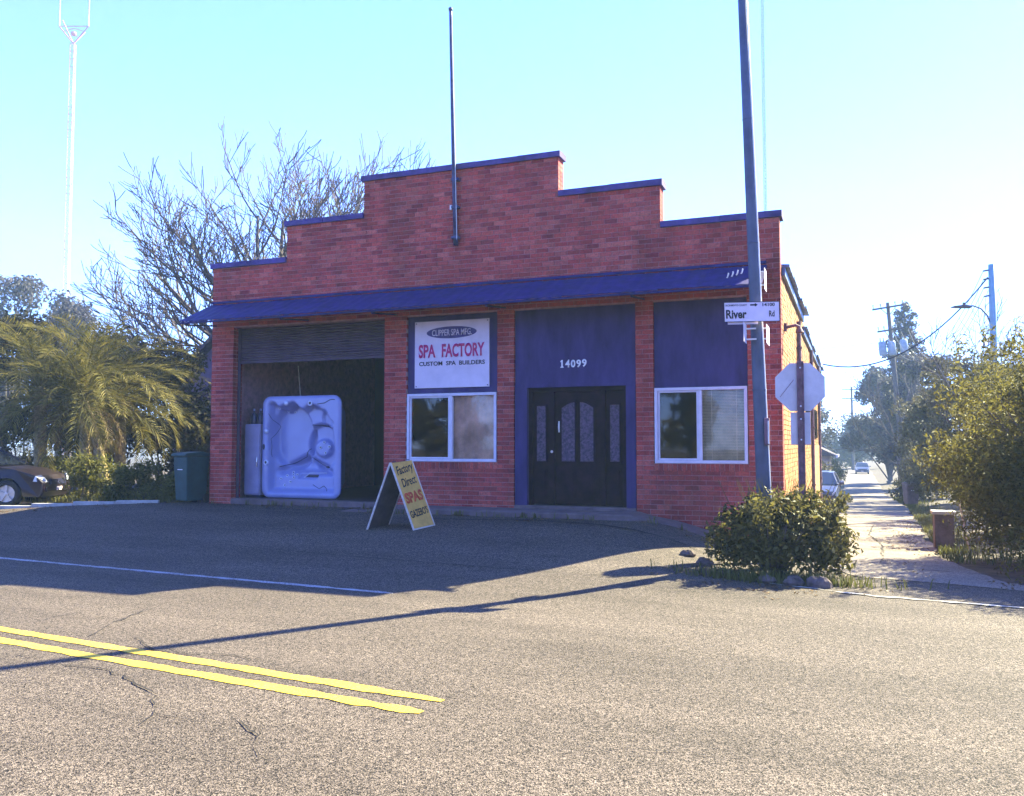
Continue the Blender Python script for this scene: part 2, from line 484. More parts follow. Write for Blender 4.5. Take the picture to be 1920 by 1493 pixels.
def st_left(y):
    return -.85 if y > 13.2 else -.85 + .95*smoothstep(13.2, 11.2, y)
def st_right(y):
    return 1.32 + .032*(min(y, 44)-16) if y > 16 else 1.32 + .35*smoothstep(16, 13, y) + 9*smoothstep(12.7, 10.5, y)**1.4
rows = lin(10.9, 30, 60)+lin(31, 80, 49)+lin(85, 220, 27)
vs = []
for y in rows:
    la, ra = st_left(y) + .10*math.sin(y*1.7)*math.sin(y*.53+1), st_right(y) + .13*math.sin(y*1.3+2)*math.sin(y*.41) + random.uniform(-.03, .03)
    for i in range(17):
        x = la + (ra-la)*i/16
        yy = max(y, road_edge(x)-.02)
        vs.append((x, yy, gz(x, yy)+.006))
fs = [(j*17+i, j*17+i+1, (j+1)*17+i+1, (j+1)*17+i) for j in range(len(rows)-1) for i in range(16)]
mb = MB(); mb.add(vs, fs); mb.build('side_street', MT['asphalt2'], None, True, 'structure')

# painted lines (worn), each a thin sheet following the road
def ribbon(name, mat, pts, w, off, seed=0, wob=.006, kind='structure', taper=False, parent=None, endtaper=False):
    rr = random.Random(seed)
    P = []
    for (x0, y0), (x1, y1) in zip(pts, pts[1:]):
        n = max(1, int(math.hypot(x1-x0, y1-y0)/.12))
        for i in range(n): P.append((x0+(x1-x0)*i/n, y0+(y1-y0)*i/n))
    P.append(pts[-1])
    vs, fs = [], []
    for i, p in enumerate(P):
        a = P[max(0, i-1)]; b = P[min(len(P)-1, i+1)]
        d = Vector((b[0]-a[0], b[1]-a[1])).normalized(); n = Vector((-d.y, d.x))
        ww = w*.5
        if taper: ww *= .35 + .65*math.sin(math.pi*(i+.5)/len(P))
        if endtaper: ww *= min(1, (len(P)-1-i)/2 + .55) * (rr.uniform(.7, 1.1) if i > len(P)-9 else 1)
        for sgn in (1, -1):
            q = Vector(p) + n*sgn*(ww + rr.uniform(-wob, wob))
            vs.append((q.x, q.y, gz(q.x, q.y)+off))
    for i in range(len(P)-1): fs.append((2*i, 2*i+1, 2*i+3, 2*i+2))
    mb = MB(); mb.add(vs, fs)
    return mb.build(name, mat, parent, False, kind)

ribbon('centre_line', MT['yellow'], [(-30, 8.3), (-7.47, 5.86), (-2.6, 5.33)], .125, .005, 1, .013, endtaper=True)
ribbon('centre_line', MT['yellow'], [(-30, 7.98), (-7.06, 5.53), (-2.62, 5.05)], .125, .005, 2, .013, endtaper=True)
ribbon('edge_line', MT['roadwhite'], [(-40, 12.0), (-12.13, 9.49), (-5.0, 8.92)], .10, .005, 3, .016, endtaper=True)
ribbon('gutter_line', MT['kerb'], [(-1.0, 11.25), (0.2, 10.75), (1.6, 10.55), (4, 10.3)], .05, .011, 4, .035, taper=True)

def crack(pts, w, seed):
    rr = random.Random(seed)
    P = [pts[0]]
    for a, b in zip(pts, pts[1:]):
        n = max(2, int(math.hypot(b[0]-a[0], b[1]-a[1])/.09))
        for i in range(1, n+1):
            P.append((a[0]+(b[0]-a[0])*i/n + rr.uniform(-.025, .025), a[1]+(b[1]-a[1])*i/n + rr.uniform(-.03, .03)))
    ribbon('road_crack', MT['crack'], P, w*.6, .009, seed, w*.35, taper=True)
for i, (pts, w) in enumerate([
    ([(-5.77,5.09),(-5.43,5.11),(-5.12,5.04),(-4.68,4.81),(-4.47,4.73),(-4.28,4.48),(-4.06,4.37),(-3.82,4.41)], .022),
    ([(-3.62,4.51),(-3.43,4.36),(-3.33,4.3),(-3.1,4.05)], .020),
    ([(-7.42,6.19),(-7.46,6.5),(-7.43,6.76)], .022),
    ([(-6.44,5.94),(-6.67,6.44),(-6.89,7.02),(-6.9,7.18)], .024),
    ([(-6.0,6.04),(-5.5,5.73),(-5.2,5.72),(-5.02,5.72)], .022),
    ([(-5.54,5.86),(-5.13,5.75),(-4.77,5.83),(-4.24,5.73),(-4.12,5.83)], .018),
    ([(-6.44,5.23),(-6.11,5.17)], .018), ([(-4.12,4.2),(-4.24,4.46)], .014),
    ([(-2.65,5.42),(-2.54,5.51)], .016), ([(-2.83,4.8),(-2.8,4.93),(-2.69,4.9)], .014),
    ([(-4.31,5.68),(-4.11,5.78)], .012), ([(-1.6,4.6),(-1.2,4.9),(-.5,5.0)], .010)]):
    crack(pts, w, 20+i)
ribbon('apron_seam', MT['crack'], [(-7.6,13.8),(-6.89,13.95),(-5.19,14.16),(-3.94,13.96),(-3.09,13.52),(-2.4,13.3),(-1.9,12.9)], .055, .014, 61, .012, taper=True)
ribbon('apron_seam', MT['crack'], [(-9.5,11.3),(-7,11.0),(-4.5,10.8),(-2.6,10.7)], .02, .014, 62, .006, taper=True)

# kerb along the left verge: stones laid end to end
kerb = empty('kerb', (-16, 14.2, .35), 0, 'pale concrete kerb edging the road in front of the palms', 'kerb')
def kerb_run(p0, p1, n, h=.07, w=.13, parent=None):
    for i in range(n):
        a = Vector(p0).lerp(Vector(p1), i/n); b = Vector(p0).lerp(Vector(p1), (i+1)/n)
        d = (b-a); L = d.length - .012
        m = (a+b)/2; z = gz(m.x, m.y)
        mat = Matrix.Translation((m.x, m.y, z + h/2 - .06)) @ Matrix.Rotation(math.atan2(d.y, d.x), 4, 'Z')
        mb = MB(); mb.obox(mat, L, w, h+.1)
        o = mb.build('kerbstone', MT['kerb'], None, False, None, .012)
        o.parent = parent; o.matrix_parent_inverse = Matrix.Translation(parent.location).inverted()
kerb_run((-21.5, 12.58), (-15.1, 14.56), 7, parent=kerb)
kerb_run((-15.1, 14.56), (-14.3, 15.0), 1, parent=kerb)

# concrete walk at the doors, falling to the apron at both ends
mb = MB()
vs, fs = [], []
xs_ = lin(-9.3, -2.3, 28)
for x in xs_:
    top = .535*smoothstep(-9.3, -8.6, x)*smoothstep(-2.3, -3.6, x)
    t = max(top, gz(x, 14.55)+.015)
    vs += [(x, 14.5, gz(x, 14.5)-.08), (x, 14.5, max(t-.02, gz(x, 14.5)+.008)), (x, 14.55, t), (x, 15.32, t+.012)]
for i in range(len(xs_)-1):
    for k in range(3): fs.append((4*i+k, 4*i+4+k, 4*i+5+k, 4*i+1+k))
mb.add(vs, fs); mb.build('entry_walk', MT['concrete'], None, False, 'structure')

# ------------------------------------------------------------------ the brick shop
YF = 15.2; XL, XR = -13.10, -1.10
shop = empty('brick_shop', (-7.1, YF, .5), 0,
             'red brick shop with stepped parapet, blue canopy and open roller door', 'shop')
def part(mb, name, mats, parent=shop, **k):
    o = mb.build(name, mats, None, **k)
    return attach(o, parent)
STEPS = [(-9.27, -5.06, 7.27), (-11.16, -3.14, 6.51), (XL, XR, 5.74)]
FLZ = .57
OPEN = [(-12.52, -8.76, .30, 4.28), (-8.26, -6.30, 1.40, 4.28), (-5.96, -3.61, .30, 4.28), (-3.29, -1.66, 1.40, 4.28)]
CAP = .13
def solid(x, z):
    for a, b, c, d in OPEN:
        if a < x < b and c < z < d: return False
    for a, b, t in STEPS:
        if a < x < b and z < t-CAP: return True
    return False
# wall: mortar body with real openings
gx = sorted({v for a, b, *_ in OPEN for v in (a, b)} | {v for a, b, _ in STEPS for v in (a, b)})
gzs = sorted({v for *_, c, d in OPEN for v in (c, d)} | {t-CAP for *_, t in STEPS} | {-.4})
def cell(i, k):
    if i < 0 or k < 0 or i >= len(gx)-1 or k >= len(gzs)-1: return False
    return solid((gx[i]+gx[i+1])/2, (gzs[k]+gzs[k+1])/2)
mb = MB(); y0, y1 = YF+.009, YF+.30
EPS = .006
for i in range(len(gx)-1):
    for k in range(len(gzs)-1):
        if not cell(i, k): continue
        a, b, c, d = gx[i], gx[i+1], gzs[k], gzs[k+1]
        if not cell(i-1, k): a += EPS
        if not cell(i+1, k): b -= EPS
        mb.add([(a,y0,c),(b,y0,c),(b,y0,d),(a,y0,d)], [(0,1,2,3)])
        mb.add([(a,y1,c),(b,y1,c),(b,y1,d),(a,y1,d)], [(3,2,1,0)])
        if not cell(i-1, k): mb.add([(a,y0,c),(a,y0,d),(a,y1,d),(a,y1,c)], [(0,1,2,3)])
        if not cell(i+1, k): mb.add([(b,y0,c),(b,y1,c),(b,y1,d),(b,y0,d)], [(0,1,2,3)])
        if not cell(i, k-1): mb.add([(a,y0,c),(a,y1,c),(b,y1,c),(b,y0,c)], [(0,1,2,3)])
        if not cell(i, k+1): mb.add([(a,y0,d),(b,y0,d),(b,y1,d),(a,y1,d)], [(0,1,2,3)])
part(mb, 'front_wall', MT['mortar'])

CH, BL, JT = .0865, .245, .011
bricks = []      # (x0,x1,z0,z1,ydepth,yoff)
soldiers = [(-8.26, -6.30, 1.255, 1.395), (-3.29, -1.66, 1.255, 1.395)]
k = 0; z = -.02
while z < 7.2:
    zc = z + CH/2
    cuts = sorted({XL, XR} | {v for a, b, *_ in OPEN for v in (a, b)} | {v for a, b, *_ in soldiers for v in (a, b)} | {v for a, b, _ in STEPS for v in (a, b)})
    iv = []
    for a, b in zip(cuts, cuts[1:]):
        m = (a+b)/2
        ok = solid(m, zc) and not any(s[0] < m < s[1] and s[2] < zc < s[3] for s in soldiers)
        if ok:
            if iv and abs(iv[-1][1]-a) < 1e-6: iv[-1][1] = b
            else: iv.append([a, b])
    for a, b in iv:
        x = a - (BL/2 if k % 2 else 0)
        while x < b - .01:
            x0, x1 = max(x, a), min(x+BL, b)
            if x1-x0 > .03:
                ends = (abs(x0-a) < 1e-6) or (abs(x1-b) < 1e-6)
                bricks.append([x0+(0 if abs(x0-a) < 1e-6 else JT/2), x1-(0 if abs(x1-b) < 1e-6 else JT/2), z+JT/2, z+CH-JT/2, .105 if ends else .03])
                if ends:   # second brick through the wall so the end reads as brickwork
                    e0, e1 = bricks[-1][0], bricks[-1][1]
                    bricks.append([e0, e1, z+JT/2, z+CH-JT/2, -.185])
            x += BL
    z += CH; k += 1
for a, b, c, d in soldiers:
    n = int(round((b-a)/.082)); w = (b-a)/n
    for i in range(n): bricks.append([a+i*w+JT/2, a+(i+1)*w-JT/2, c+.004, d-.004, .05])
def brick_box(mb, bk, jig=True):
    x0, x1, z0, z1, dp = bk
    if dp > 0:
        ya = YF + (random.uniform(-.003, .003) if jig else 0); yb = YF+dp
    else:
        ya = YF+.117; yb = YF+.303
    mb.box(x0, x1, ya, yb, z0, z1)
def seen_rank(bk):
    x, zz = (bk[0]+bk[1])/2, (bk[2]+bk[3])/2
    d = math.sqrt(x*x + YF*YF + (zz-EYE)**2)
    size = (bk[1]-bk[0])*(bk[3]-bk[2])/d**2
    hid = bk[4] < 0 or zz < gz(x, 14.6)+.05 or (x > -2.6 and zz < 1.05) or 4.3 < zz < 4.75 or (-1.62 < x < -1.18 and zz < 3) or bk[1]-bk[0] < .2
    return -1 if hid else size
order = sorted(range(len(bricks)), key=lambda i: -seen_rank(bricks[i]))
chosen = set(order[:300])
rest = MB()
shared = {}
for i, bk in enumerate(bricks):
    if i in chosen:
        w, h = round(bk[1]-bk[0], 3), round(bk[3]-bk[2], 3)
        if (w, h, bk[4]) not in shared:
            q = MB(); q.box(-w/2, w/2, 0, bk[4], -h/2, h/2)
            shared[(w, h, bk[4])] = q.mesh('brick', MT['brick'])
        o = link('brick', shared[(w, h, bk[4])], shop)
        o.location = ((bk[0]+bk[1])/2 - shop.location.x, random.uniform(-.003, .003), (bk[2]+bk[3])/2 - shop.location.z)
    else: brick_box(rest, bk)
part(rest, 'brickwork', MT['brick'], kind='stuff')

# parapet copings
for i, (a, b, t) in enumerate(STEPS):
    segs = [(a, b)] if i == 0 else [(a, STEPS[i-1][0]-.004), (STEPS[i-1][1]+.004, b)]
    for s0, s1 in segs:
        l = s0 - (.05 if s0 == a else 0); r = s1 + (.05 if s1 == b else 0)
        nseg = max(1, round((r-l)/.92))
        for j in range(nseg):
            a_, b_ = l+(r-l)*j/nseg, l+(r-l)*(j+1)/nseg-.005
            jz, jy = random.uniform(-.006, .005), random.uniform(-.008, .008)
            mb = MB(); mb.prism([(YF-.045+jy, t-CAP+.001), (YF+.345+jy, t-CAP+.001), (YF+.345+jy, t-.02+jz), (YF+.15+jy, t+jz), (YF-.045+jy, t-.02+jz)], 'x', a_, b_)
            part(mb, 'coping', MT['coping'])
        continue
        mb = MB(); mb.prism([(YF-.045, t-CAP), (YF+.345, t-CAP), (YF+.345, t-.02), (YF+.15, t), (YF-.045, t-.02)], 'x', l, r)
        part(mb, 'coping', MT['coping'])

# canopy: sheets lapped side by side over a frame, front drip edge, end brackets
CX0, CX1 = -13.12, -1.32
n = 14; w = (CX1-CX0)/n
for i in range(n):
    a, b = CX0+i*w, CX0+(i+1)*w
    mb = MB()
    dz = random.uniform(-.008, .008); dy = random.uniform(-.012, .012)
    prof = []
    m = 8
    for j in range(m+1):
        x = a + (b-a)*j/m + (.01 if j == m else 0)
        hh = .009 if j % 2 else 0
        if j == 0: hh = .014
        prof.append((x, hh))
    vs, fs = [], []
    for x, hh in prof:
        vs += [(x, YF-1.0+dy, 4.315+hh+dz), (x, YF-.002, 4.800+hh), (x, YF-1.0+dy, 4.300+hh+dz), (x, YF-.002, 4.783+hh)]
    for j in range(m):
        p = 4*j; q = 4*(j+1)
        fs += [(p, q, q+1, p+1), (p+2, p+3, q+3, q+2), (p, p+2, q+2, q)]
    fs += [(0, 1, 3, 2), (4*m, 4*m+2, 4*m+3, 4*m+1)]
    mb.add(vs, fs); part(mb, 'canopy_sheet', MT['canopy'])
mb = MB(); mb.box(CX0+.02, CX1-.02, YF-.985, YF-.93, 4.262, 4.297); part(mb, 'canopy_edge_beam', MT['canopy'])
mb = MB(); mb.box(CX0, CX1, YF-.03, YF-.004, 4.82, 4.87); part(mb, 'canopy_flashing', MT['canopy'])
for x in (-13.0, -10.6, -8.5, -6.13, -3.45, -1.45):
    mb = MB()
    mb.tube([(x, YF-.95, 4.245), (x, YF-.0, 4.74)], .022, 6); mb.tube([(x, YF-.93, 4.24), (x, YF, 4.34)], .018, 6)
    part(mb, 'canopy_bracket', MT['canopy'])
for i in range(4):     # torn scraps of sheet curling at the right end
    x = -1.86 + i*.075; mb = MB()
    vs = []
    for j in range(6):
        t = j/5; vs += [(x + .035*t - .006, YF-1.02-.03*t, 4.43+.018*i + .075*t*t), (x+.035*t+.014, YF-1.02-.03*t, 4.42+.018*i+.075*t*t)]
    mb.add(vs, [(2*j, 2*j+1, 2*j+3, 2*j+2) for j in range(5)])
    o = part(mb, 'torn_flashing', MT['conduit'])
    sm = o.modifiers.new('thick', 'SOLIDIFY'); sm.thickness = .006

# painted panels above the bays
for (a, b, c, d) in ((-8.26, -6.30, 2.745, 4.28), (-5.96, -3.61, 2.83, 4.28), (-3.29, -1.66, 2.745, 4.28)):
    mb = MB(); mb.box(a+.007, b-.007, YF+.055, YF+.16, c, d-.003)
    part(mb, 'painted_panel', MT['blue'])
mb = MB(); mb.box(-5.95, -3.62, YF+.03, YF+.055, 2.80, 2.865); part(mb, 'door_head_trim', MT['blue'])

# sliding windows
def shop_window(x0, x1, z0, z1, kind):
    f = MB(); t = .055; yA, yB = YF-.012, YF+.085
    f.box(x0, x1, yA, yB, z0, z0+t); f.box(x0, x1, yA, yB, z1-t, z1)
    f.box(x0, x0+t, yA, yB, z0+t, z1-t); f.box(x1-t, x1, yA, yB, z0+t, z1-t)
    win = part(f, 'window', MT['white'], bevel=.006)
    xm = (x0+x1)/2
    g = MB(); g.box(xm-.03, xm+.03, YF-.004, YF+.07, z0+t+.002, z1-t-.002); part(g, 'meeting_rail', MT['white'], win, bevel=.004)
    for i, (a, b) in enumerate(((x0+t+.004, xm-.032), (xm+.032, x1-t-.004))):
        if i == 0:
            s_ = MB(); q = .032; ya, yb = YF+.010, YF+.045
            s_.box(a, b, ya, yb, z0+t+.003, z0+t+q); s_.box(a, b, ya, yb, z1-t-q, z1-t-.003)
            s_.box(a, a+q, ya, yb, z0+t+q, z1-t-q); s_.box(b-q, b, ya, yb, z0+t+q, z1-t-q)
            part(s_, 'sash', MT['white'], win, bevel=.003)
        p = MB(); yy = YF+(.030 if i == 0 else .055)
        p.box(a+.005, b-.005, yy, yy+.006, z0+t+.006, z1-t-.006); part(p, 'pane', MT['glass'], win)
    if kind == 'curtain':
        c = MB(); vs, fs = [], []
        m = 40
        for j in range(m+1):
            u = j/m; x = xm+.02 + (x1-xm-.06)*u
            vs += [(x, YF+.11+.012*math.sin(u*34), z0+.03), (x, YF+.11+.009*math.sin(u*34+.6), z1-.03)]
        c.add(vs, [(2*j, 2*j+2, 2*j+3, 2*j+1) for j in range(m)])
        part(c, 'curtain', MT['curtain'], win, smooth=True)
    else:
        c = MB(); zz = z0+.05
        while zz < z1-.04:
            c.add([(xm+.02, YF+.105, zz), (x1-.05, YF+.105, zz), (x1-.05, YF+.128, zz+.021), (xm+.02, YF+.128, zz+.021)], [(0, 1, 2, 3)])
            zz += .026
        for x in (xm+.18, x1-.2): c.box(x, x+.012, YF+.098, YF+.101, z0+.05, z1-.04)
        part(c, 'blind', MT['blind'], win)
    return win
shop_window(-8.24, -6.315, 1.402, 2.735, 'curtain')
shop_window(-3.275, -1.672, 1.402, 2.735, 'blind')

# double-width entrance: trims, side lights, arched-lite door
yd = YF+.16
for a, b in ((-5.95, -5.70), (-3.80, -3.62)):
    mb = MB(); mb.box(a, b, YF+.02, YF+.12, .55, 2.798); part(mb, 'door_casing', MT['blue'], bevel=.006)
fr = MB()
fr.box(-5.70, -5.63, yd-.05, yd+.08, .57, 2.80); fr.box(-3.87, -3.80, yd-.05, yd+.08, .57, 2.80)
fr.box(-5.63, -3.87, yd-.05, yd+.08, 2.72, 2.80)
fr.box(-5.29, -5.19, yd-.05, yd+.08, .62, 2.72); fr.box(-4.31, -4.21, yd-.05, yd+.08, .62, 2.72)
door_frame = part(fr, 'door_frame', MT['door'], bevel=.005)
mb = MB(); mb.box(-5.95, -3.62, YF-.02, yd+.12, .50, .60); part(mb, 'threshold', MT['concrete'], bevel=.01)
def raised(mb, a, b, c, d, y, t=.03):
    mb.prism([(a, c), (b, c), (b, d), (a, d)], 'y', y-t*.4, y)
    mb.prism([(a+.03, c+.03), (b-.03, c+.03), (b-.03, d-.03), (a+.03, d-.03)], 'y', y-t, y-t*.4)
for a, b in ((-5.625, -5.295), (-4.205, -3.875)):
    mb = MB(); mb.box(a, b, yd, yd+.045, .62, 2.715)
    raised(mb, a+.05, b-.05, .72, 1.28, yd); 
    sl = part(mb, 'side_light', MT['door'])
    g = MB(); g.box(a+.075, b-.075, yd-.012, yd-.001, 1.42, 2.46); part(g, 'pane', MT['doorglass'], sl)
    f = MB()
    for q in ((a+.05, a+.075, 1.39, 2.49), (b-.075, b-.05, 1.39, 2.49), (a+.075, b-.075, 1.39, 1.42), (a+.075, b-.075, 2.46, 2.49)): f.box(q[0], q[1], yd-.028, yd-.001, q[2], q[3])
    part(f, 'glazing_bead', MT['door'], sl)
mb = MB(); mb.box(-5.185, -4.315, yd, yd+.05, .62, 2.715)
raised(mb, -5.09, -4.79, .74, 1.24, yd); raised(mb, -4.71, -4.41, .74, 1.24, yd)
leaf = part(mb, 'door', MT['door'])
def arch(a, b, c, d, up):
    """panel outline whose top rises towards one side"""
    pts = [(a, c), (b, c)]
    for j in range(9):
        t = j/8; x = b + (a-b)*t
        u = (1-t) if up else t
        pts.append((x, d - .11 + .11*math.sin(u*math.pi/2)))
    return pts
for a, b, up in ((-5.06, -4.80, True), (-4.70, -4.44, False)):
    g = MB(); g.prism(arch(a, b, 1.42, 2.52, up), 'y', yd-.013, yd-.001); part(g, 'pane', MT['doorglass'], leaf)
    f = MB(); o_ = arch(a-.03, b+.03, 1.39, 2.555, up); i_ = arch(a, b, 1.42, 2.52, up); nn = len(o_)
    vs = [(p[0], yd-.03, p[1]) for p in o_] + [(p[0], yd-.03, p[1]) for p in i_] + [(p[0], yd, p[1]) for p in o_] + [(p[0], yd-.013, p[1]) for p in i_]
    fs = []
    for j in range(nn):
        k2 = (j+1) % nn
        fs += [(j, k2, nn+k2, nn+j), (j, 2*nn+j, 2*nn+k2, k2), (nn+j, nn+k2, 3*nn+k2, 3*nn+j)]
    f.add(vs, fs); part(f, 'glazing_bead', MT['door'], leaf)
mb = MB(); mb.box(-5.125, -5.072, yd-.012, yd, 1.96, 2.17); mb.tube([(-5.10, yd-.05, 2.00), (-5.10, yd-.06, 2.06), (-5.10, yd-.05, 2.13)], .014, 8)
mb.tube([(-5.10, yd, 2.0), (-5.10, yd-.05, 2.0)], .012, 6); mb.tube([(-5.10, yd, 2.13), (-5.10, yd-.05, 2.13)], .012, 6)
part(mb, 'handle', MT['brass'], leaf, bevel=.004)
mb = MB(); mb.lathe([(.0, .02), (.02, .018), (.026, .005), (.026, 0)], 12, Matrix.Translation((-5.24, yd-.05, 1.60)) @ Matrix.Rotation(R(90), 4, 'X'))
part(mb, 'door_bell', MT['brass'], door_frame)

# lettering ------------------------------------------------------------------
def text_mesh(body, mat, height, width=None, offset=0, extrude=.003, shear=0, space=1.0):
    cu = bpy.data.curves.new('lettering', 'FONT'); cu.body = body; cu.size = 1
    cu.offset = offset; cu.extrude = 0; cu.shear = shear; cu.space_character = space
    cu.align_x = 'LEFT'; cu.resolution_u = 3
    to = bpy.data.objects.new('lettering', cu); COL.objects.link(to)
    dg = bpy.context.evaluated_depsgraph_get(); dg.update()
    me = bpy.data.meshes.new_from_object(to.evaluated_get(dg))
    bpy.data.objects.remove(to); bpy.data.curves.remove(cu)
    n = len(me.vertices); co = np.empty(n*3, np.float32); me.vertices.foreach_get('co', co); co = co.reshape(-1, 3)
    mn, mx = co.min(0), co.max(0)
    sy = height/(mx[1]-mn[1]); sx = sy if width is None else width/(mx[0]-mn[0])
    co[:, 0] = (co[:, 0]-(mn[0]+mx[0])/2)*sx; co[:, 1] = (co[:, 1]-(mn[1]+mx[1])/2)*sy; co[:, 2] = 0
    me.vertices.foreach_set('co', co.ravel()); me.update()
    me.materials.clear(); me.materials.append(mat)
    return me
def lettering(name, body, mat, cx, cz, y, height, width, parent, thick=.004, rot=0, **k):
    """text standing on a front-facing plane, centred at (cx, cz), its face towards -Y"""
    me = text_mesh(body, mat, height, width, **k)
    o = link(name, me)
    o.matrix_world = Matrix.Translation((cx, y, cz)) @ Matrix.Rotation(R(90), 4, 'X') @ Matrix.Rotation(rot, 4, 'Z')
    sm = o.modifiers.new('thick', 'SOLIDIFY'); sm.thickness = thick; sm.offset = 1
    return attach(o, parent) if parent is not None else o
q = MB(); q.prism([(-5.045, 3.16), (-4.985, 3.16), (-4.985, 3.178), (-5.001, 3.178), (-5.001, 3.304), (-5.022, 3.304), (-5.046, 3.280), (-5.046, 3.264), (-5.028, 3.272), (-5.028, 3.178), (-5.045, 3.178)], 'y', YF+.042, YF+.054)
part(q, 'house_numeral', MT['numeral'])
for i, ch in enumerate('14099'):
    if i == 0: continue
    lettering('house_numeral', ch, MT['numeral'], -5.015 + i*.108, 3.232+random.uniform(-.004, .004), YF+.054, .145, .088, shop, .012, offset=.025)

# roller door: rolled most of the way up, slat by slat
rz0, rz1 = 3.56, 4.27; ns = 13
for i in range(ns):
    c = rz0 + (rz1-rz0)*i/ns; d = rz0 + (rz1-rz0)*(i+1)/ns - .004
    y = YF+.20
    mb = MB(); mb.prism([(y, c), (y-.014, c+.012), (y-.018, (c+d)/2), (y-.014, d-.012), (y, d), (y+.012, d), (y+.012, c)][::-1], 'x', -12.50, -8.78)
    part(mb, 'roller_slat', MT['roller'])
mb = MB(); mb.box(-12.49, -8.79, YF+.17, YF+.235, rz0-.06, rz0-.005); part(mb, 'roller_bottom_rail', MT['roller'])
for a, b in ((-12.515, -12.45), (-8.83, -8.765)):
    mb = MB(); mb.box(a, b, YF+.15, YF+.178, .5, 4.27); part(mb, 'roller_guide', MT['roller'])

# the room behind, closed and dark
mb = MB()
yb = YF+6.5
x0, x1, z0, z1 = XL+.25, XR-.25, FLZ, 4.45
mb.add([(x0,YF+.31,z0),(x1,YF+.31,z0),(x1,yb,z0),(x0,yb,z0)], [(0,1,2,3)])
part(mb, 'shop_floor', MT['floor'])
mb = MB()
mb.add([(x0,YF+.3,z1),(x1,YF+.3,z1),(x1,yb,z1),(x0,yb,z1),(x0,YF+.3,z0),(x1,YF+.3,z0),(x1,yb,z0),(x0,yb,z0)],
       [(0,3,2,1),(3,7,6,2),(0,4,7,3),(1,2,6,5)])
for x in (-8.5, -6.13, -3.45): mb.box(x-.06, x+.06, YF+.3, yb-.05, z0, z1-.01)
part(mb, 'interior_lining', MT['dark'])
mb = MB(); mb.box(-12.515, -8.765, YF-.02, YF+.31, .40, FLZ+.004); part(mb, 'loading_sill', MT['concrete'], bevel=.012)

# side wall along the street: body, brickwork, piers, windows, roof
YE = 34.0
mb = MB()
mb.box(XR-.28, XR-.012, YF+.303, YE, -1.2, 4.78)
part(mb, 'side_wall', MT['mortar_side'])
mb = MB(); k = 0; z = -.95
while z < 4.74:
    y = YF+.31 - (BL/2 if k % 2 else 0)
    while y < YE-.02:
        a, b = max(y, YF+.31), min(y+BL, YE)
        zm = z+CH/2
        hole = (22.9 < (a+b)/2 < 24.9 and 1.95 < zm < 2.75) or (27.6 < (a+b)/2 < 29.6 and 1.95 < zm < 2.8)
        if b-a > .03 and not hole:
            mb.box(XR-.05, XR+random.uniform(-.004, .004), a+JT/2, b-JT/2, z+JT/2, z+CH-JT/2)
        y += BL
    z += CH; k += 1
part(mb, 'side_brickwork', MT['brick_side'], kind='stuff')
mb = MB(); mb.box(XL+.012, XL+.28, YF+.303, YE, -.6, 4.7); part(mb, 'side_wall', MT['mortar'])
mb = MB(); mb.box(XL+.285, XR-.285, YE-.3, YE, -1.2, 4.7); part(mb, 'rear_wall', MT['mortar_side'])
for a, b, c, d in ((22.9, 24.9, 1.95, 2.75), (27.6, 29.6, 1.95, 2.8)):
    f = MB(); f.box(XR-.02, XR+.03, a, b, c, c+.07); f.box(XR-.02, XR+.03, a, b, d-.07, d); f.box(XR-.02, XR+.03, a, a+.07, c, d); f.box(XR-.02, XR+.03, b-.07, b, c, d)
    w_ = part(f, 'side_window', MT['door'])
    for i in range(5):
        q = MB(); y = a + (b-a)*(i+1)/6; q.box(XR-.005, XR+.045, y-.03, y+.03, c, d); part(q, 'window_bar', MT['door'], w_)
    q = MB(); q.box(XR-.011, XR-.006, a+.07, b-.07, c+.07, d-.07); part(q, 'pane', MT['carglass'], w_)
for y, w in ((19.6, .16), (25.6, .14), (31.0, .14)):
    q = MB(); q.tube([(XR+.05, y, -.5), (XR+.05, y, 4.4)], .045, 8)
    for z in (.6, 2.2, 3.8): q.box(XR-.01, XR+.11, y-.055, y+.055, z, z+.04)
    part(q, 'downpipe', MT['signpost'])
for i in range(10):
    y = 25.9 + i*.52
    q = MB(); q.box(XR+.006, XR+.03, y, y+.495, -1.0, 1.75+random.uniform(-.03, .03)); part(q, 'boarding', MT['orangewood'])
q = MB(); q.box(XR, XR+.05, 15.85, 15.95, 3.73, 3.87); q.tube([(XR+.03, 15.9, 3.8), (XR+.2, 15.9, 3.83), (XR+.26, 15.9, 3.79)], .028, 8)
q.lathe([(.02, 0), (.07, -.09), (.075, -.1)], 12, Matrix.Translation((XR+.26, 15.9, 3.8)))
part(q, 'wall_lamp', MT['signpost'])
# roof sheets, two levels, ragged eave on the street side
def roof_run(ya, yb, ze, zr, over, n, nm):
    xm = (XL+XR)/2
    for i in range(n):
        a = ya+(yb-ya)*i/n; b = ya+(yb-ya)*(i+1)/n + .03
        for sgn, xe in ((1, XR+over+random.uniform(-.035, .035)), (-1, XL-.25)):
            dz = random.uniform(-.015, .015)
            vs, fs = [], []
            m = 6
            for j in range(m+1):
                y = a+(b-a)*j/m; hh = .02 if j % 2 else 0
                vs += [(xe, y, ze+hh+dz), (xm, y, zr+hh), (xe, y, ze+hh+dz-.05), (xm, y, zr+hh-.05)]
            for j in range(m):
                p, q = 4*j, 4*j+4
                fs += [(p, q, q+1, p+1), (p+2, p+3, q+3, q+2), (p, p+2, q+2, q)]
            fs += [(0, 1, 3, 2), (4*m, 4*m+2, 4*m+3, 4*m+1)]
            mb = MB(); mb.add(vs, fs); part(mb, nm, MT['roof'])
roof_run(YF+.35, 21.7, 4.86, 5.35, .15, 5, 'roof_sheet')
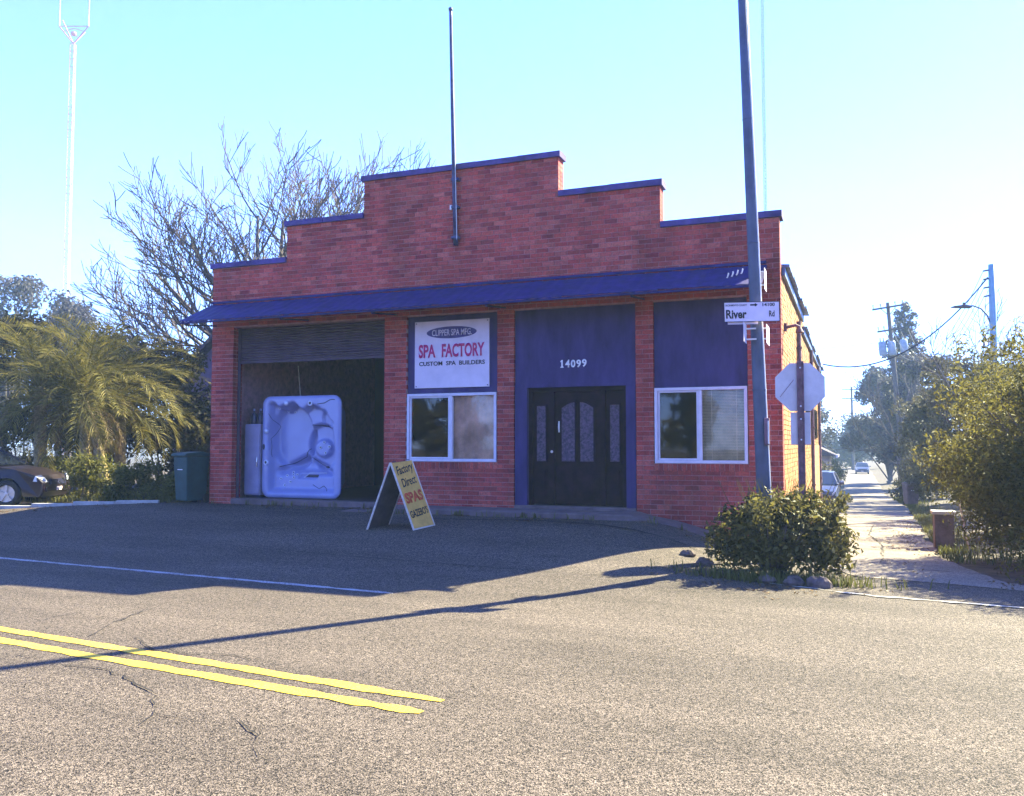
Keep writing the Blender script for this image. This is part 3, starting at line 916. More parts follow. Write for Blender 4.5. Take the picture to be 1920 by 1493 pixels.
roof_run(21.75, YE+.3, 4.55, 5.1, .11, 9, 'roof_sheet')
q = MB(); q.box(XR+.012, XR+.06, YF+.32, 21.7, 4.66, 4.80); part(q, 'eave_board', MT['roof'])
q = MB(); q.box(XR+.012, XR+.06, 21.75, YE, 4.38, 4.52); part(q, 'eave_board', MT['roof'])

# flagpole strapped to the front wall
fp = empty('flagpole', (-7.16, YF-.07, 5.6), 0, 'tall thin dark flagpole bolted to the middle of the brick parapet', 'flagpole')
q = MB(); q.tube([(-7.15, YF-.07, 5.62), (-7.19, YF-.10, 7.3), (-7.24, YF-.16, 10.30)], [.046, .043, .030], 10)
part(q, 'pole', MT['flagpole'], fp, smooth=True)
q = MB(); q.lathe([(0, .05), (.035, .03), (.045, 0), (.035, -.03), (0, -.04)], 10, Matrix.Translation((-7.24, YF-.16, 10.33))); part(q, 'finial', MT['flagpole'], fp, smooth=True)
for z in (5.75, 6.35, 6.9):
    q = MB(); q.box(-7.235, -7.085, YF-.12, YF-.003, z, z+.05); part(q, 'bracket', MT['flagpole'], fp, bevel=.005)
q = MB(); q.tube([(-7.10, YF-.13, 5.72), (-7.135, YF-.15, 7.3), (-7.20, YF-.18, 10.2)], .006, 5); part(q, 'halyard', MT['conduit'], fp)
q = MB(); q.box(-7.27, -7.23, YF-.10, YF-.05, 6.33, 6.42); part(q, 'cleat', MT['conduit'], fp)

# signboard over the left window
sg = empty('shop_sign', (-7.28, YF+.03, 3.5), 0, 'white square signboard reading SPA FACTORY above the left window', 'sign')
q = MB(); q.box(-8.085, -6.475, YF+.02, YF+.05, 2.845, 4.165); board = part(q, 'board', MT['signwhite'], sg, bevel=.004)
q = MB()
q.prism([(-7.28+.54*math.cos(t), 3.93+.118*math.sin(t)) for t in [2*math.pi*i/48 for i in range(48)]], 'y', YF+.014, YF+.0195)
badge = part(q, 'oval_badge', MT['navy'], sg)
lettering('lettering', 'CLIPPER SPA MFG.', MT['signwhite'], -7.27, 3.93, YF+.0135, .125, .86, badge, .003, offset=.012)
for body, cx, wd in (('SPA', -7.81, .37), ('FACTORY', -7.03, .91)):
    lettering('lettering', body, MT['pinkline'], cx, 3.575, YF+.0185, .285, wd+.03, board, .002, offset=.055)
    lettering('lettering', body, MT['crimson'], cx, 3.575, YF+.0160, .262, wd, board, .003, offset=.030)
lettering('lettering', 'CUSTOM  SPA  BUILDERS', MT['black'], -7.275, 3.325, YF+.0185, .085, 1.42, board, .003, offset=.022)
for x in (-8.05, -6.51):
    for z in (2.88, 4.13):
        q = MB(); q.lathe([(0, .006), (.012, .004), (.014, 0)], 8, Matrix.Translation((x, YF+.02, z)) @ Matrix.Rotation(R(90), 4, 'X')); part(q, 'screw', MT['jetdark'], sg)

# ------------------------------------------------------------------ things in and before the shop
# spa shell stood on its edge in the doorway
SX, SZ, SW, SH, SY = -11.11, 1.685, 2.02, 2.21, YF+.50
spa = empty('spa_shell', (SX, SY, FLZ), 0, 'pale blue moulded hot tub shell stood on edge in the open roller doorway', 'hot tub')
def ell(u, v, cu, cv, ru, rv): return math.hypot((u-cu)/ru, (v-cv)/rv)
def spa_depth(u, v):
    """depth of the moulding behind the rim; u to the right, v downwards, both 0..1"""
    top = .085 + .035*math.cos((u-.26)*2*math.pi/.26)*(u < .62) + (.20*smoothstep(.66, .98, u))
    e = min(u-.075, .925-u + .015*math.sin(v*14), v-top, .955-v)
    d = .20*smoothstep(-.005, .05, e)
    d += .16*smoothstep(1.02, .86, ell(u, v, .33, .40, .27, .33))            # long lounger
    d += .15*smoothstep(1.0, .86, ell(u, v, .70, .50, .215, .235))           # bucket seat
    d += .22*smoothstep(.03, .12, min(v-.52-.42*abs(u-.47), .83-v))*smoothstep(.1, .2, u)*smoothstep(.96, .8, u)  # foot well
    d -= .10*smoothstep(1.0, .7, ell(u, v, .70, .515, .12, .10))
    d += .10*smoothstep(.0, .02, min(u-.40+.3*(v-.78), .67-u-.3*(v-.78), v-.765, .82-v))
    d += .05*smoothstep(1.0, .8, ell(u, v, .78, .22, .07, .09))
    return d
n = 84
vs, fs = [], []
def rr_map(a, b):
    """square [-1,1]^2 to a rounded rectangle"""
    cx, cz, rad = SW/2, SH/2, .20
    x, z = a*cx, b*cz
    qx, qz = abs(x)-(cx-rad), abs(z)-(cz-rad)
    if qx > 0 and qz > 0:
        m = max(qx, qz); l = math.hypot(qx, qz)
        if l > 1e-9:
            f = m/l; qx *= f; qz *= f
            x = math.copysign(cx-rad+qx, x); z = math.copysign(cz-rad+qz, z)
    return x, z
for j in range(n+1):
    for i in range(n+1):
        u, v = i/n, j/n
        x, z = rr_map(2*u-1, 1-2*v)
        ed = min(u, v, 1-u, 1-v)
        lip = .025*smoothstep(.03, 0, ed)
        vs.append((SX+x, SY + spa_depth(u, v) + lip, SZ+z))
for j in range(n):
    for i in range(n):
        p = j*(n+1)+i; fs.append((p, p+n+1, p+n+2, p+1))
mb = MB(); mb.add(vs, fs)
loop = [i for i in range(n+1)] + [j*(n+1)+n for j in range(1, n+1)] + [n*(n+1)+i for i in range(n-1, -1, -1)] + [j*(n+1) for j in range(n-1, 0, -1)]
b0 = len(mb.v); L = len(loop)
for off, sc in ((.06, 1.0), (.08, .97), (.50, .80), (.80, .62)):
    for q in loop:
        x, y, z = vs[q]; mb.v.append((SX+(x-SX)*sc, SY+off, SZ+(z-SZ)*sc))
for i in range(L):
    k2 = (i+1) % L
    mb.f.append((loop[i], loop[k2], b0+k2, b0+i)); mb.m.append(0)
    for r_ in range(3):
        mb.f.append((b0+r_*L+i, b0+r_*L+k2, b0+(r_+1)*L+k2, b0+(r_+1)*L+i)); mb.m.append(0)
mb.f.append(tuple(b0+3*L+i for i in range(L))); mb.m.append(0)
part(mb, 'shell', MT['spa'], spa, smooth=True)
def on_spa(u, v, dy=0):
    x, z = rr_map(2*u-1, 1-2*v)
    return Vector((SX+x, SY+spa_depth(u, v)-dy, SZ+z))
def fitting(nm, u, v, r, dark_r):
    M4 = Matrix.Translation(on_spa(u, v, .004)) @ Matrix.Rotation(R(90), 4, 'X')
    q = MB(); q.lathe([(r*.45, .004), (r*.62, .014), (r*.88, .014), (r, 0), (r, -.02)], 16, M4); f = part(q, nm, MT['jet'], spa, smooth=True)
    q = MB(); q.lathe([(0, .006), (dark_r, .006), (dark_r, -.02)], 12, M4); part(q, 'nozzle', MT['jetdark'], f)
for u, v in ((.62, .075), (.06, .655)): fitting('control_knob', u, v, .062, .034)
for u, v in ((.31, .07), (.055, .345)):
    M4 = Matrix.Translation(on_spa(u, v, .004)) @ Matrix.Rotation(R(90), 4, 'X')
    q = MB(); q.lathe([(0, .022), (.035, .018), (.056, 0), (.056, -.02)], 16, M4); part(q, 'cup_cap', MT['jet'], spa, smooth=True)
for u, v in ((.72, .455), (.675, .505), (.785, .50), (.74, .56)): fitting('massage_jet', u, v, .038, .020)
for u, v in ((.19, .815), (.265, .785), (.315, .755), (.355, .80), (.31, .845), (.24, .88), (.385, .775), (.335, .775)): fitting('massage_jet', u, v, .032, .025)
for u, v in ((.16, .12), (.25, .145), (.31, .155)): fitting('massage_jet', u, v, .027, .018)
for u, v, w, h in ((.715, .292, .085, .02), (.73, .70, .085, .022), (.03, .50, .022, .06)):
    c = on_spa(u, v, .012)
    q = MB(); q.prism([(c.x+w*math.cos(t), c.z+h*math.sin(t)) for t in [2*math.pi*i/20 for i in range(20)]], 'y', c.y-.008, c.y+.03); part(q, 'dark_fitting', MT['jetdark'], spa)
def seam(pts, r=.009):
    P = []
    for (a, b), (c, d) in zip(pts, pts[1:]):
        for k in range(6): P.append(on_spa(a+(c-a)*k/6, b+(d-b)*k/6, .004))
    P.append(on_spa(*pts[-1], .004))
    q = MB(); q.tube(P, r, 5); part(q, 'moulding_line', MT['jetdark'], spa)
seam([(.71, .085), (.80, .075), (.87, .045), (.93, .04)]); seam([(.56, .285), (.72, .29), (.82, .33), (.89, .41)]); seam([(.50, .52), (.44, .60), (.30, .66), (.16, .70)], .007)
seam([(.52, .60), (.60, .67), (.68, .70)], .007); seam([(.08, .17), (.12, .30), (.08, .42), (.10, .60)], .006); seam([(.60, .87), (.68, .91), (.74, .88), (.80, .93)], .007)
c0 = on_spa(.55, .79).y
poly = [(SX-.99+2.02*u, SZ+1.105-2.21*v) for u, v in ((.40, .835), (.60, .835), (.66, .79), (.735, .765), (.735, .755), (.52, .76))]
q = MB(); q.prism(poly, 'y', c0-.02, c0+.04); part(q, 'filter_cover', MT['jetdark'], spa, bevel=.006)
q = MB(); q.tube([(p[0], c0-.022, p[1]) for p in poly+poly[:1]], .011, 6); part(q, 'filter_rim', MT['jet'], spa)

cb = empty('cabinet', (-12.36, YF+.72, FLZ), 0, 'tall narrow white cabinet beside the upright hot tub shell', 'cabinet')
q = MB(); q.box(-12.58, -12.17, YF+.52, YF+.95, FLZ+.05, 2.19); part(q, 'carcass', MT['cabinet'], cb, bevel=.012)
q = MB(); q.box(-12.57, -12.18, YF+.495, YF+.517, FLZ+.08, 2.16); dr = part(q, 'cabinet_door', MT['cabinet'], cb, bevel=.006)
q = MB(); q.tube([(-12.22, YF+.47, 1.25), (-12.22, YF+.465, 1.35), (-12.22, YF+.47, 1.45)], .01, 6); q.box(-12.225, -12.215, YF+.465, YF+.495, 1.25, 1.26); q.box(-12.225, -12.215, YF+.465, YF+.495, 1.44, 1.45); part(q, 'handle', MT['chrome'], dr)
q = MB(); q.box(-12.56, -12.19, YF+.55, YF+.93, FLZ, FLZ+.05); part(q, 'plinth', MT['jetdark'], cb)
for i, (x, lab) in enumerate(((-12.47, 'dark bottle at the left on top of the white cabinet'), (-12.29, 'dark bottle at the right on top of the white cabinet'))):
    bt = empty('bottle', (x, YF+.68, 2.19), 0, lab, 'bottle', 'bottles on the white cabinet')
    q = MB(); q.lathe([(0, 2.19), (.075, 2.19), (.08, 2.21), (.08, 2.36), (.06, 2.42), (.026, 2.45), (.026, 2.49)], 14, Matrix.Translation((x, YF+.68, 0))); part(q, 'flask', MT['bottle'], bt, smooth=True)
    q = MB(); q.lathe([(.03, 2.488), (.032, 2.53), (0, 2.535)], 12, Matrix.Translation((x, YF+.68, 0))); part(q, 'cap', MT['cabinet'], bt)
q = MB(); q.tube([(-11.9, YF+1.5, 3.55), (-11.55, YF+1.45, FLZ)], .012, 6)
tag(q.build('broom_handle', MT['woodedge']), 'thin pale rod leaning behind the upright hot tub shell', 'rod')
wb = empty('hose_tap', (-12.8, YF+.35, 1.9), 0, 'small pale wall tap with short hose left of the white cabinet', 'tap')
q = MB(); q.tube([(-12.84, YF+.42, 1.95), (-12.74, YF+.40, 1.95), (-12.66, YF+.40, 1.93)], .02, 8); q.tube([(-12.74, YF+.40, 1.95), (-12.74, YF+.40, 2.02)], .012, 6); q.tube([(-12.78, YF+.40, 2.02), (-12.70, YF+.40, 2.02)], .012, 6); part(q, 'tap_body', MT['jet'], wb)
q = MB(); q.tube([(-12.66, YF+.40, 1.93), (-12.63, YF+.42, 1.8), (-12.67, YF+.42, 1.4), (-12.64, YF+.42, .9), (-12.7, YF+.42, .60)], .013, 6); part(q, 'hose', MT['jet'], wb, smooth=True)

# sandwich board on the apron
A = Vector((-6.86, 12.92, .30)); Bp = Vector((-6.71, 13.42, .345)); Cp = Vector((-7.74, 12.86, .29))
wd = (Bp-A); Wb = wd.length; wdn = wd.normalized()
apex = Vector(((A.x+Cp.x)/2-.01, (A.y+Cp.y)/2, 1.425))
sb = empty('sandwich_board', (-7.3, 13.1, .30), 0, 'yellow folding sandwich board reading Factory Direct SPAS on the apron', 'sign')
def slab(p0, top, t, name, mat, sgn):
    up = (top-p0); Hh = up.length; upn = up.normalized()
    nrm = wdn.cross(upn).normalized()
    M4 = Matrix((( wdn.x, upn.x, nrm.x, 0), (wdn.y, upn.y, nrm.y, 0), (wdn.z, upn.z, nrm.z, 0), (0, 0, 0, 1)))
    M4 = Matrix.Translation(p0) @ M4
    return M4, Hh
Mf, Hf = slab(A, apex+Vector((.012, 0, 0)), .02, '', None, 1)
q = MB(); q.obox(Mf @ Matrix.Translation((Wb/2, Hf/2, -.009)), Wb-.02, Hf-.02, .014); fp_ = part(q, 'front_panel', MT['yellowboard'], sb)
q = MB()
for x in (.012, Wb-.012): q.obox(Mf @ Matrix.Translation((x, Hf/2, -.012)), .022, Hf, .026)
q.obox(Mf @ Matrix.Translation((Wb/2, .011, -.012)), Wb-.046, .022, .026); part(q, 'frame', MT['woodedge'], sb)
Mr, Hr = slab(Cp, apex-Vector((.012, 0, 0)), .02, '', None, -1)
q = MB(); q.obox(Mr @ Matrix.Translation((Wb/2, Hr/2, .009)), Wb-.02, Hr-.02, .014); part(q, 'rear_panel', MT['boardback'], sb)
q = MB()
for x in (.012, Wb-.012): q.obox(Mr @ Matrix.Translation((x, Hr/2, .012)), .022, Hr, .026)
part(q, 'frame', MT['woodedge'], sb)
for x in (.1, Wb-.1):
    q = MB(); q.obox(Matrix.Translation(apex+wdn*x+Vector((0, 0, .008))), .05, .05, .012); part(q, 'hinge', MT['jetdark'], sb)
def on_board(body, mat, x, y, h, w, rot=0, **k):
    me = text_mesh(body, mat, h, w, **k)
    o = link('lettering', me); o.matrix_world = Mf @ Matrix.Translation((x, y, .0005)) @ Matrix.Rotation(rot, 4, 'Z')
    sm = o.modifiers.new('thick', 'SOLIDIFY'); sm.thickness = .002; sm.offset = 1
    attach(o, fp_)
on_board('Factory', MT['black'], .27, 1.05, .20, .42, R(7), shear=.3, offset=.012)
on_board('Direct', MT['black'], .27, .845, .15, .36, R(7), shear=.2, offset=.012)
on_board('SPAS', MT['orange'], .265, .565, .19, .43, R(3), offset=.045)
on_board("GAZEBO'S", MT['black'], .262, .285, .13, .44, R(4), offset=.02)

# wheelie bin
def wheelie(x, y, rz, name, mat, label, cat='bin', wide=1):
    z0 = gz(x, y); t = empty(name, (x, y, z0), rz, label, cat); t.scale = (wide, 1, 1.04)
    def pt(mb, nm, m, par=None, **k):
        o = mb.build(nm, m, par or t, **k); return o
    q = MB()
    a, b, h = .24, .29, .98
    q.add([(-a,-a,.06),(a,-a,.06),(a,a,.06),(-a,a,.06),(-b,-b,h),(b,-b,h),(b,b,h),(-b,b,h)], [(0,3,2,1),(0,1,5,4),(1,2,6,5),(2,3,7,6),(3,0,4,7),(4,5,6,7)])
    pt(q, 'tub', mat, bevel=.02)
    q = MB(); q.prism([(-.34, h+.005), (.33, h+.005), (.33, h+.05), (.1, h+.10), (-.30, h+.07), (-.34, h+.04)], 'x', -.31, .31); pt(q, 'lid', mat, bevel=.015)
    q = MB(); q.tube([(-.26, .34, h-.03), (.26, .34, h-.03)], .018, 8); pt(q, 'handle', mat)
    q = MB(); q.box(-.1, .1, -.288, -.28, .70, .715); pt(q, 'label_strip', MT['eyewhite'])
    for sx in (-1, 1):
        q = MB(); q.lathe([(0, .03), (.07, .03), (.10, .02), (.10, -.02), (.07, -.03), (0, -.03)], 16, Matrix.Translation((sx*.25, .25, .10)) @ Matrix.Rotation(R(90), 4, 'Y')); pt(q, 'wheel', MT['tyre'])
    return t
wheelie(-13.52, 15.1, R(-12), 'wheelie_bin', MT['bin'], 'teal wheelie bin standing against the left corner of the brick shop', wide=.82)

# ------------------------------------------------------------------ street pole and signs
P0, P1 = Vector((-1.15, 12.66, -.15)), Vector((-1.405, 12.56, 9.6))
sp = empty('street_pole', (-1.15, 12.66, 0), 0, 'tall grey blue tapered street pole rising out of the bush', 'pole')
def pp(z): return P0.lerp(P1, (z-P0.z)/(P1.z-P0.z))
q = MB(); q.tube([pp(-.15), pp(1.5), pp(3.5), pp(6), pp(9.6)], [.108, .100, .087, .074, .058], 18); part(q, 'shaft', MT['pole'], sp, smooth=True)
q = MB(); q.tube([pp(z)+Vector((.092-.004*z, -.035, 0)) for z in (-.1, 1.5, 3, 5, 7, 9.5)], .013, 8); part(q, 'conduit', MT['conduit'], sp, smooth=True)
for z in (.9, 2.5, 4.6, 6.4):
    q = MB(); q.lathe([(.112-.006*z, -.012), (.116-.006*z, 0), (.112-.006*z, .012)], 18, Matrix.Translation(pp(z))); part(q, 'strap', MT['pole'], sp)
q = MB(); c = pp(1.9); q.box(c.x+.05, c.x+.12, c.y-.12, c.y-.06, 1.72, 2.10); bx = part(q, 'junction_box', MT['signpost'], sp, bevel=.008)
q = MB(); q.box(c.x+.098, c.x+.115, c.y-.126, c.y-.121, 1.74, 2.06); part(q, 'box_cover', MT['conduit'], bx)
# name blade facing the road
bl = empty('street_name_sign', (-1.285, 12.42, 3.58), R(19), 'white street name sign reading River Rd clamped to the grey blue pole', 'sign')
Mb = Matrix.Translation((-1.285, 12.40, 3.585)) @ Matrix.Rotation(R(19), 4, 'Z') @ Matrix.Rotation(R(-.8), 4, 'Y')
q = MB(); q.obox(Mb, .765, .004, .275); blade = part(q, 'blade', MT['signwhite'], bl, bevel=.002)
q = MB(); q.obox(Mb @ Matrix.Translation((-.12, .03, -.05)), .42, .004, .24); part(q, 'rear_blade', MT['signwhite'], bl)
for x in (-.02, .10):
    q = MB(); q.obox(Mb @ Matrix.Translation((x, .05, 0)), .03, .10, .10); part(q, 'clamp', MT['conduit'], bl)
q = MB()
for zz in (-.1375, .1375): q.obox(Mb @ Matrix.Translation((0, -.0035, zz)), .765, .003, .008)
for xx in (-.3825, .3825): q.obox(Mb @ Matrix.Translation((xx, -.0035, 0)), .008, .003, .267)
part(q, 'blade_border', MT['black'], bl)
def on_blade(body, x, z, h, w, off=.0):
    me = text_mesh(body, MT['black'], h, w, offset=off)
    o = link('lettering', me); o.matrix_world = Mb @ Matrix.Translation((x, -.0025, z)) @ Matrix.Rotation(R(90), 4, 'X')
    sm = o.modifiers.new('thick', 'SOLIDIFY'); sm.thickness = .002; sm.offset = 1
    attach(o, blade)
on_blade('River', -.215, -.03, .125, .285, .03)
on_blade('Rd', .275, -.03, .085, .075, .02)
on_blade('SACRAMENTO COUNTY', -.215, .095, .028, .30, .006)
on_blade('14100', .235, .097, .048, .17, .025)
q = MB(); q.prism([(-.02, .085), (.045, .085), (.045, .070), (.085, .096), (.045, .122), (.045, .107), (-.02, .107)], 'y', -.0045, -.0025)
q.v = [tuple(Mb @ Vector(v)) for v in q.v]; part(q, 'arrow', MT['black'], blade)
# plates set along the side street
for nm, x, ya, yb_, za, zb_, lab in (('cross_street_sign', -1.115, 12.66, 13.10, 3.17, 3.44, 'bright white cross street blade on the right of the pole under the River Rd sign'),
                                   ('cross_street_sign', -1.375, 12.18, 12.52, 3.15, 3.42, 'thin white blade seen almost edge on at the left of the pole'),
                                   ('pole_plate', -1.135, 12.70, 13.0, 3.95, 4.26, 'small pale plate on the right of the pole above the River Rd sign')):
    t = empty(nm, (x, (ya+yb_)/2, za), 0, lab, 'sign', 'side plates on the street pole')
    q = MB(); q.box(x-.002, x+.002, ya, yb_, za, zb_); part(q, 'plate', MT['signwhite'], t)
    q = MB()
    ym = min(max(12.6, ya+.02), yb_-.02)
    for zz in (za+.05, zb_-.07): q.box(min(x, pp(zz).x), max(x, pp(zz).x), ym-.015, ym+.015, zz, zz+.02)
    part(q, 'clamp', MT['conduit'], t)

# stop sign seen from behind
st = empty('stop_sign', (-.79, 14.1, gz(-.79, 14.1)), 0, 'octagonal stop sign seen from behind on a dark post', 'sign')
MS = Matrix.Translation((-.755, 14.14, 2.625)) @ Matrix.Rotation(R(14), 4, 'Z')
def octo(r, y0_, y1_):
    q = MB(); q.prism([(r*math.cos(R(22.5+45*i)), r*math.sin(R(22.5+45*i))) for i in range(8)], 'y', y0_, y1_)
    q.v = [tuple(MS @ Vector(v)) for v in q.v]; return q
part(octo(.405, 0, .004), 'back_plate', MT['signback'], st)
part(octo(.405, .0045, .006), 'face_border', MT['signwhite'], st)
part(octo(.380, .0062, .0075), 'red_face', MT['red'], st)
q = MB(); q.obox(MS @ Matrix.Translation((0, .002, -.645)), .30, .004, .50); part(q, 'lower_plate', MT['signback'], st, bevel=.001)
q = MB()
q.obox(MS @ Matrix.Translation((-.20, -.002, -.02)) @ Matrix.Rotation(R(-52), 4, 'Y'), .34, .003, .008); part(q, 'crease_line', MT['signpost'], st)  # thin dark strip drawn for a crease in the plate
q = MB()
zt = .40; zb_ = -2.625+gz(-.79, 14.1)-.2
q.prism([(-.05, -.012), (.05, -.012), (.05, -.052), (.036, -.052), (.03, -.030), (-.03, -.030), (-.036, -.052), (-.05, -.052)][::-1], 'z', zb_, zt)
q.v = [tuple(MS @ Vector(v)) for v in q.v]; part(q, 'post', MT['signpost'], st)
for zz in (.3, -.3, -.5, -.82):
    q = MB(); q.lathe([(0, .008), (.012, .006), (.014, 0), (.014, -.03)], 8, MS @ Matrix.Translation((0, -.031, zz)) @ Matrix.Rotation(R(90), 4, 'X')); part(q, 'bolt', MT['jet'], st)

# ------------------------------------------------------------------ foliage
def leaves(name, mat, clumps, n, size, parent=None, up=.15, aspect=.42, kind='stuff', shell=.45, seed=0, outward=.6):
    """n leaf-shaped faces through ellipsoid clumps (x,y,z,rx,ry,rz)"""
    g = np.random.default_rng(seed+5)
    C = np.array(clumps, float)
    w = (C[:, 3]*C[:, 4]*C[:, 5])**(2/3); w /= w.sum()
    idx = g.choice(len(C), n, p=w)
    d = g.normal(size=(n, 3)); d /= np.linalg.norm(d, axis=1, keepdims=True)
    rad = g.random(n)**shell
    rad *= 1 + .12*np.sin(d[:, 0]*7+idx)*np.sin(d[:, 2]*6+idx*2)
    pos = C[idx, :3] + d*C[idx, 3:6]*rad[:, None]
    nr = d*outward + g.normal(size=(n, 3))*.6; nr[:, 2] += up
    nr /= np.linalg.norm(nr, axis=1, keepdims=True)
    t = g.normal(size=(n, 3)); t -= nr*(t*nr).sum(1, keepdims=True); t /= np.linalg.norm(t, axis=1, keepdims=True)
    b = np.cross(nr, t)
    L = size*(.6+.8*g.random(n))[:, None]
    V = np.empty((n, 4, 3))
    V[:, 0] = pos - t*L*.5; V[:, 2] = pos + t*L*.5 - nr*L*.12
    V[:, 1] = pos + b*L*aspect*.5 + nr*L*.06; V[:, 3] = pos - b*L*aspect*.5 + nr*L*.06
    me = bpy.data.meshes.new(name)
    me.vertices.add(n*4); me.vertices.foreach_set('co', V.ravel())
    me.loops.add(n*4); me.loops.foreach_set('vertex_index', np.arange(n*4, dtype=np.int32))
    me.polygons.add(n); me.polygons.foreach_set('loop_start', np.arange(0, n*4, 4, dtype=np.int32))
    me.polygons.foreach_set('loop_total', np.full(n, 4, dtype=np.int32))
    me.materials.append(mat); me.update(calc_edges=True)
    o = link(name, me, None, kind)
    if parent is not None: attach(o, parent)
    return o
def clump_set(cx, cy, z0, rx, ry, h, n, seed, cr=.45):
    """clumps filling a crown standing on z0"""
    rr = random.Random(seed); out = []
    for i in range(n):
        a = rr.uniform(0, 2*math.pi); q = rr.random()**.5; v = rr.random()
        k = math.sin(math.pi*(.18+.72*v))**.7
        r = cr*rr.uniform(.6, 1.25)
        out.append((cx+rx*q*k*math.cos(a)*.85, cy+ry*q*k*math.sin(a)*.85, z0+h*(.08+.86*v), r, r, r*.8))
    return out
def stems(mb, x, y, z, n, h, spread, r, seed, nseg=5):
    rr = random.Random(seed)
    for i in range(n):
        a = rr.uniform(0, 2*math.pi); s_ = spread*rr.uniform(.3, 1); p = Vector((x+rr.uniform(-.1, .1), y+rr.uniform(-.1, .1), z-.1))
        pts = [p.copy()]; d = Vector((math.cos(a)*.25, math.sin(a)*.25, 1))
        for j in range(nseg):
            d += Vector((math.cos(a)*s_*.25+rr.uniform(-.15, .15), math.sin(a)*s_*.25+rr.uniform(-.15, .15), 0))
            p = p + d.normalized()*h/nseg*rr.uniform(.7, 1.1); pts.append(p.copy())
        mb.tube(pts, [r*(1-.8*j/nseg) for j in range(nseg+1)], 5)
def shrub(name, x, y, rx, ry, h, n, size, mat, label, cat, cl=14, cr=.4, seed=1, group=None, aspect=.42, stem_r=.03, zoff=0, **k):
    z = gz(x, y)+zoff
    t = empty(name, (x, y, z), 0, label, cat, group)
    mb = MB(); stems(mb, x, y, z, 7, h*.75, min(rx, ry)*.8/h*1.5, stem_r, seed); part(mb, 'stems', MT['twig'], t)
    leaves('foliage', mat, clump_set(x, y, z, rx, ry, h, cl, seed, cr), n, size, t, aspect=aspect, seed=seed, **k)
    return t
def tree(name, x, y, rx, ry, h, z0, n, size, mat, label, cl=26, cr=.9, seed=1, group=None, tr=.18, cat='tree', aspect=.5, **k):
    """tapered trunk with limbs under a crown of clumps between z0 and h"""
    z = gz(x, y); t = empty(name, (x, y, z), 0, label, cat, group)
    rr = random.Random(seed)
    mb = MB(); mb.tube([(x, y, z-.2), (x+rr.uniform(-.1, .1), y, z+z0*.5), (x+rr.uniform(-.2, .2), y, z+z0), (x, y, z+z0+(h-z0)*.6)], [tr*1.25, tr, tr*.8, tr*.3], 9)
    part(mb, 'trunk', MT['bark'], t, smooth=True)
    cl_ = clump_set(x, y, z+z0, rx, ry, h-z0, cl, seed, cr)
    mb = MB()
    for c in cl_[::2]:
        p = Vector((x, y, z+z0*.8)); e = Vector(c[:3]); m = p.lerp(e, .5)+Vector((0, 0, .12*(e-p).length))
        mb.tube([p, m, e], [tr*.4, tr*.25, tr*.07], 5)
    part(mb, 'limbs', MT['bark'], t)
    leaves('crown', mat, cl_, n, size, t, aspect=aspect, seed=seed, **k)
    return t

# bush at the foot of the street pole, with its border stones
bushc = [(-1.42, 11.95, .50, .50, .45, .42), (-.98, 11.85, .62, .50, .45, .46), (-.55, 11.95, .58, .50, .45, .45), (-.28, 12.1, .42, .36, .4, .36),
         (-1.62, 12.15, .36, .34, .35, .30), (-1.05, 12.3, .80, .5, .4, .36), (-.6, 12.25, .84, .42, .4, .34), (-.85, 11.6, .36, .55, .3, .30), (-.35, 11.75, .3, .33, .3, .26), (-1.35, 11.75, .3, .35, .3, .28)]
bt = empty('bush', (-.95, 12.0, gz(-.95, 12)), 0, 'glossy leafy bush growing round the foot of the street pole', 'bush')
mb = MB(); stems(mb, -.95, 12.0, 0, 22, 1.1, 1.0, .022, 3, 6); part(mb, 'stems', MT['twig'], bt)
rr = random.Random(14)
for i in range(34):
    a = rr.uniform(0, 6.28); q = rr.uniform(.55, 1.08); e = rr.uniform(.1, 1)
    bushc.append((-.95+.88*q*math.cos(a), 12.0+.52*q*math.sin(a), .30+.85*e*(1.15-.35*q), .10, .10, .16))
leaves('foliage', MT['leaf_bush'], bushc, 8200, .088, bt, aspect=.40, seed=3, shell=.5, outward=.35)
mb = MB()
rr = random.Random(4)
for i in range(26):
    a = rr.uniform(0, 6.28); x, y = -.9+.7*math.cos(a)*rr.random(), 12.05+.45*math.sin(a)*rr.random(); p = Vector((x, y, .75)); d = Vector((math.cos(a)*.5, math.sin(a)*.5, 1)).normalized()
    mb.tube([p, p+d*.3, p+d*.55+Vector((0, 0, .03))], [.007, .005, .003], 4)
part(mb, 'shoots', MT['leaf_hedge'], bt)
def stone(x, y, sx, sy, sz, seed, label):
    rr = random.Random(seed); z = gz(x, y)
    q = MB(); prof = []
    n, m = 12, 7
    ph = [rr.uniform(0, 6.28) for _ in range(5)]
    vs = []
    for j in range(m):
        th = math.pi*j/(m-1)
        for i in range(n):
            a = 2*math.pi*i/n
            k = 1+.14*math.sin(2*a+ph[0])+.10*math.sin(3*a+ph[1]+2*th)+.09*math.sin(4*th+ph[2])
            vs.append((x+sx*k*math.sin(th)*math.cos(a), y+sy*k*math.sin(th)*math.sin(a), z+sz*.55+sz*k*math.cos(th)))
    fs = [(j*n+i, j*n+(i+1) % n, (j+1)*n+(i+1) % n, (j+1)*n+i) for j in range(m-1) for i in range(n)]
    q.add(vs, fs); o = q.build('border_stone', MT['stone'])
    o.rotation_euler = (0, 0, 0)
    return tag(o, label, 'stone', 'border stones round the bush')
stones = [(-1.95, 12.2, .12, .09, .06), (-1.62, 11.62, .11, .09, .055), (-1.05, 11.36, .13, .10, .065), (-.72, 11.22, .12, .09, .075), (-.42, 11.2, .15, .10, .08), (-2.25, 12.6, .10, .08, .05)]
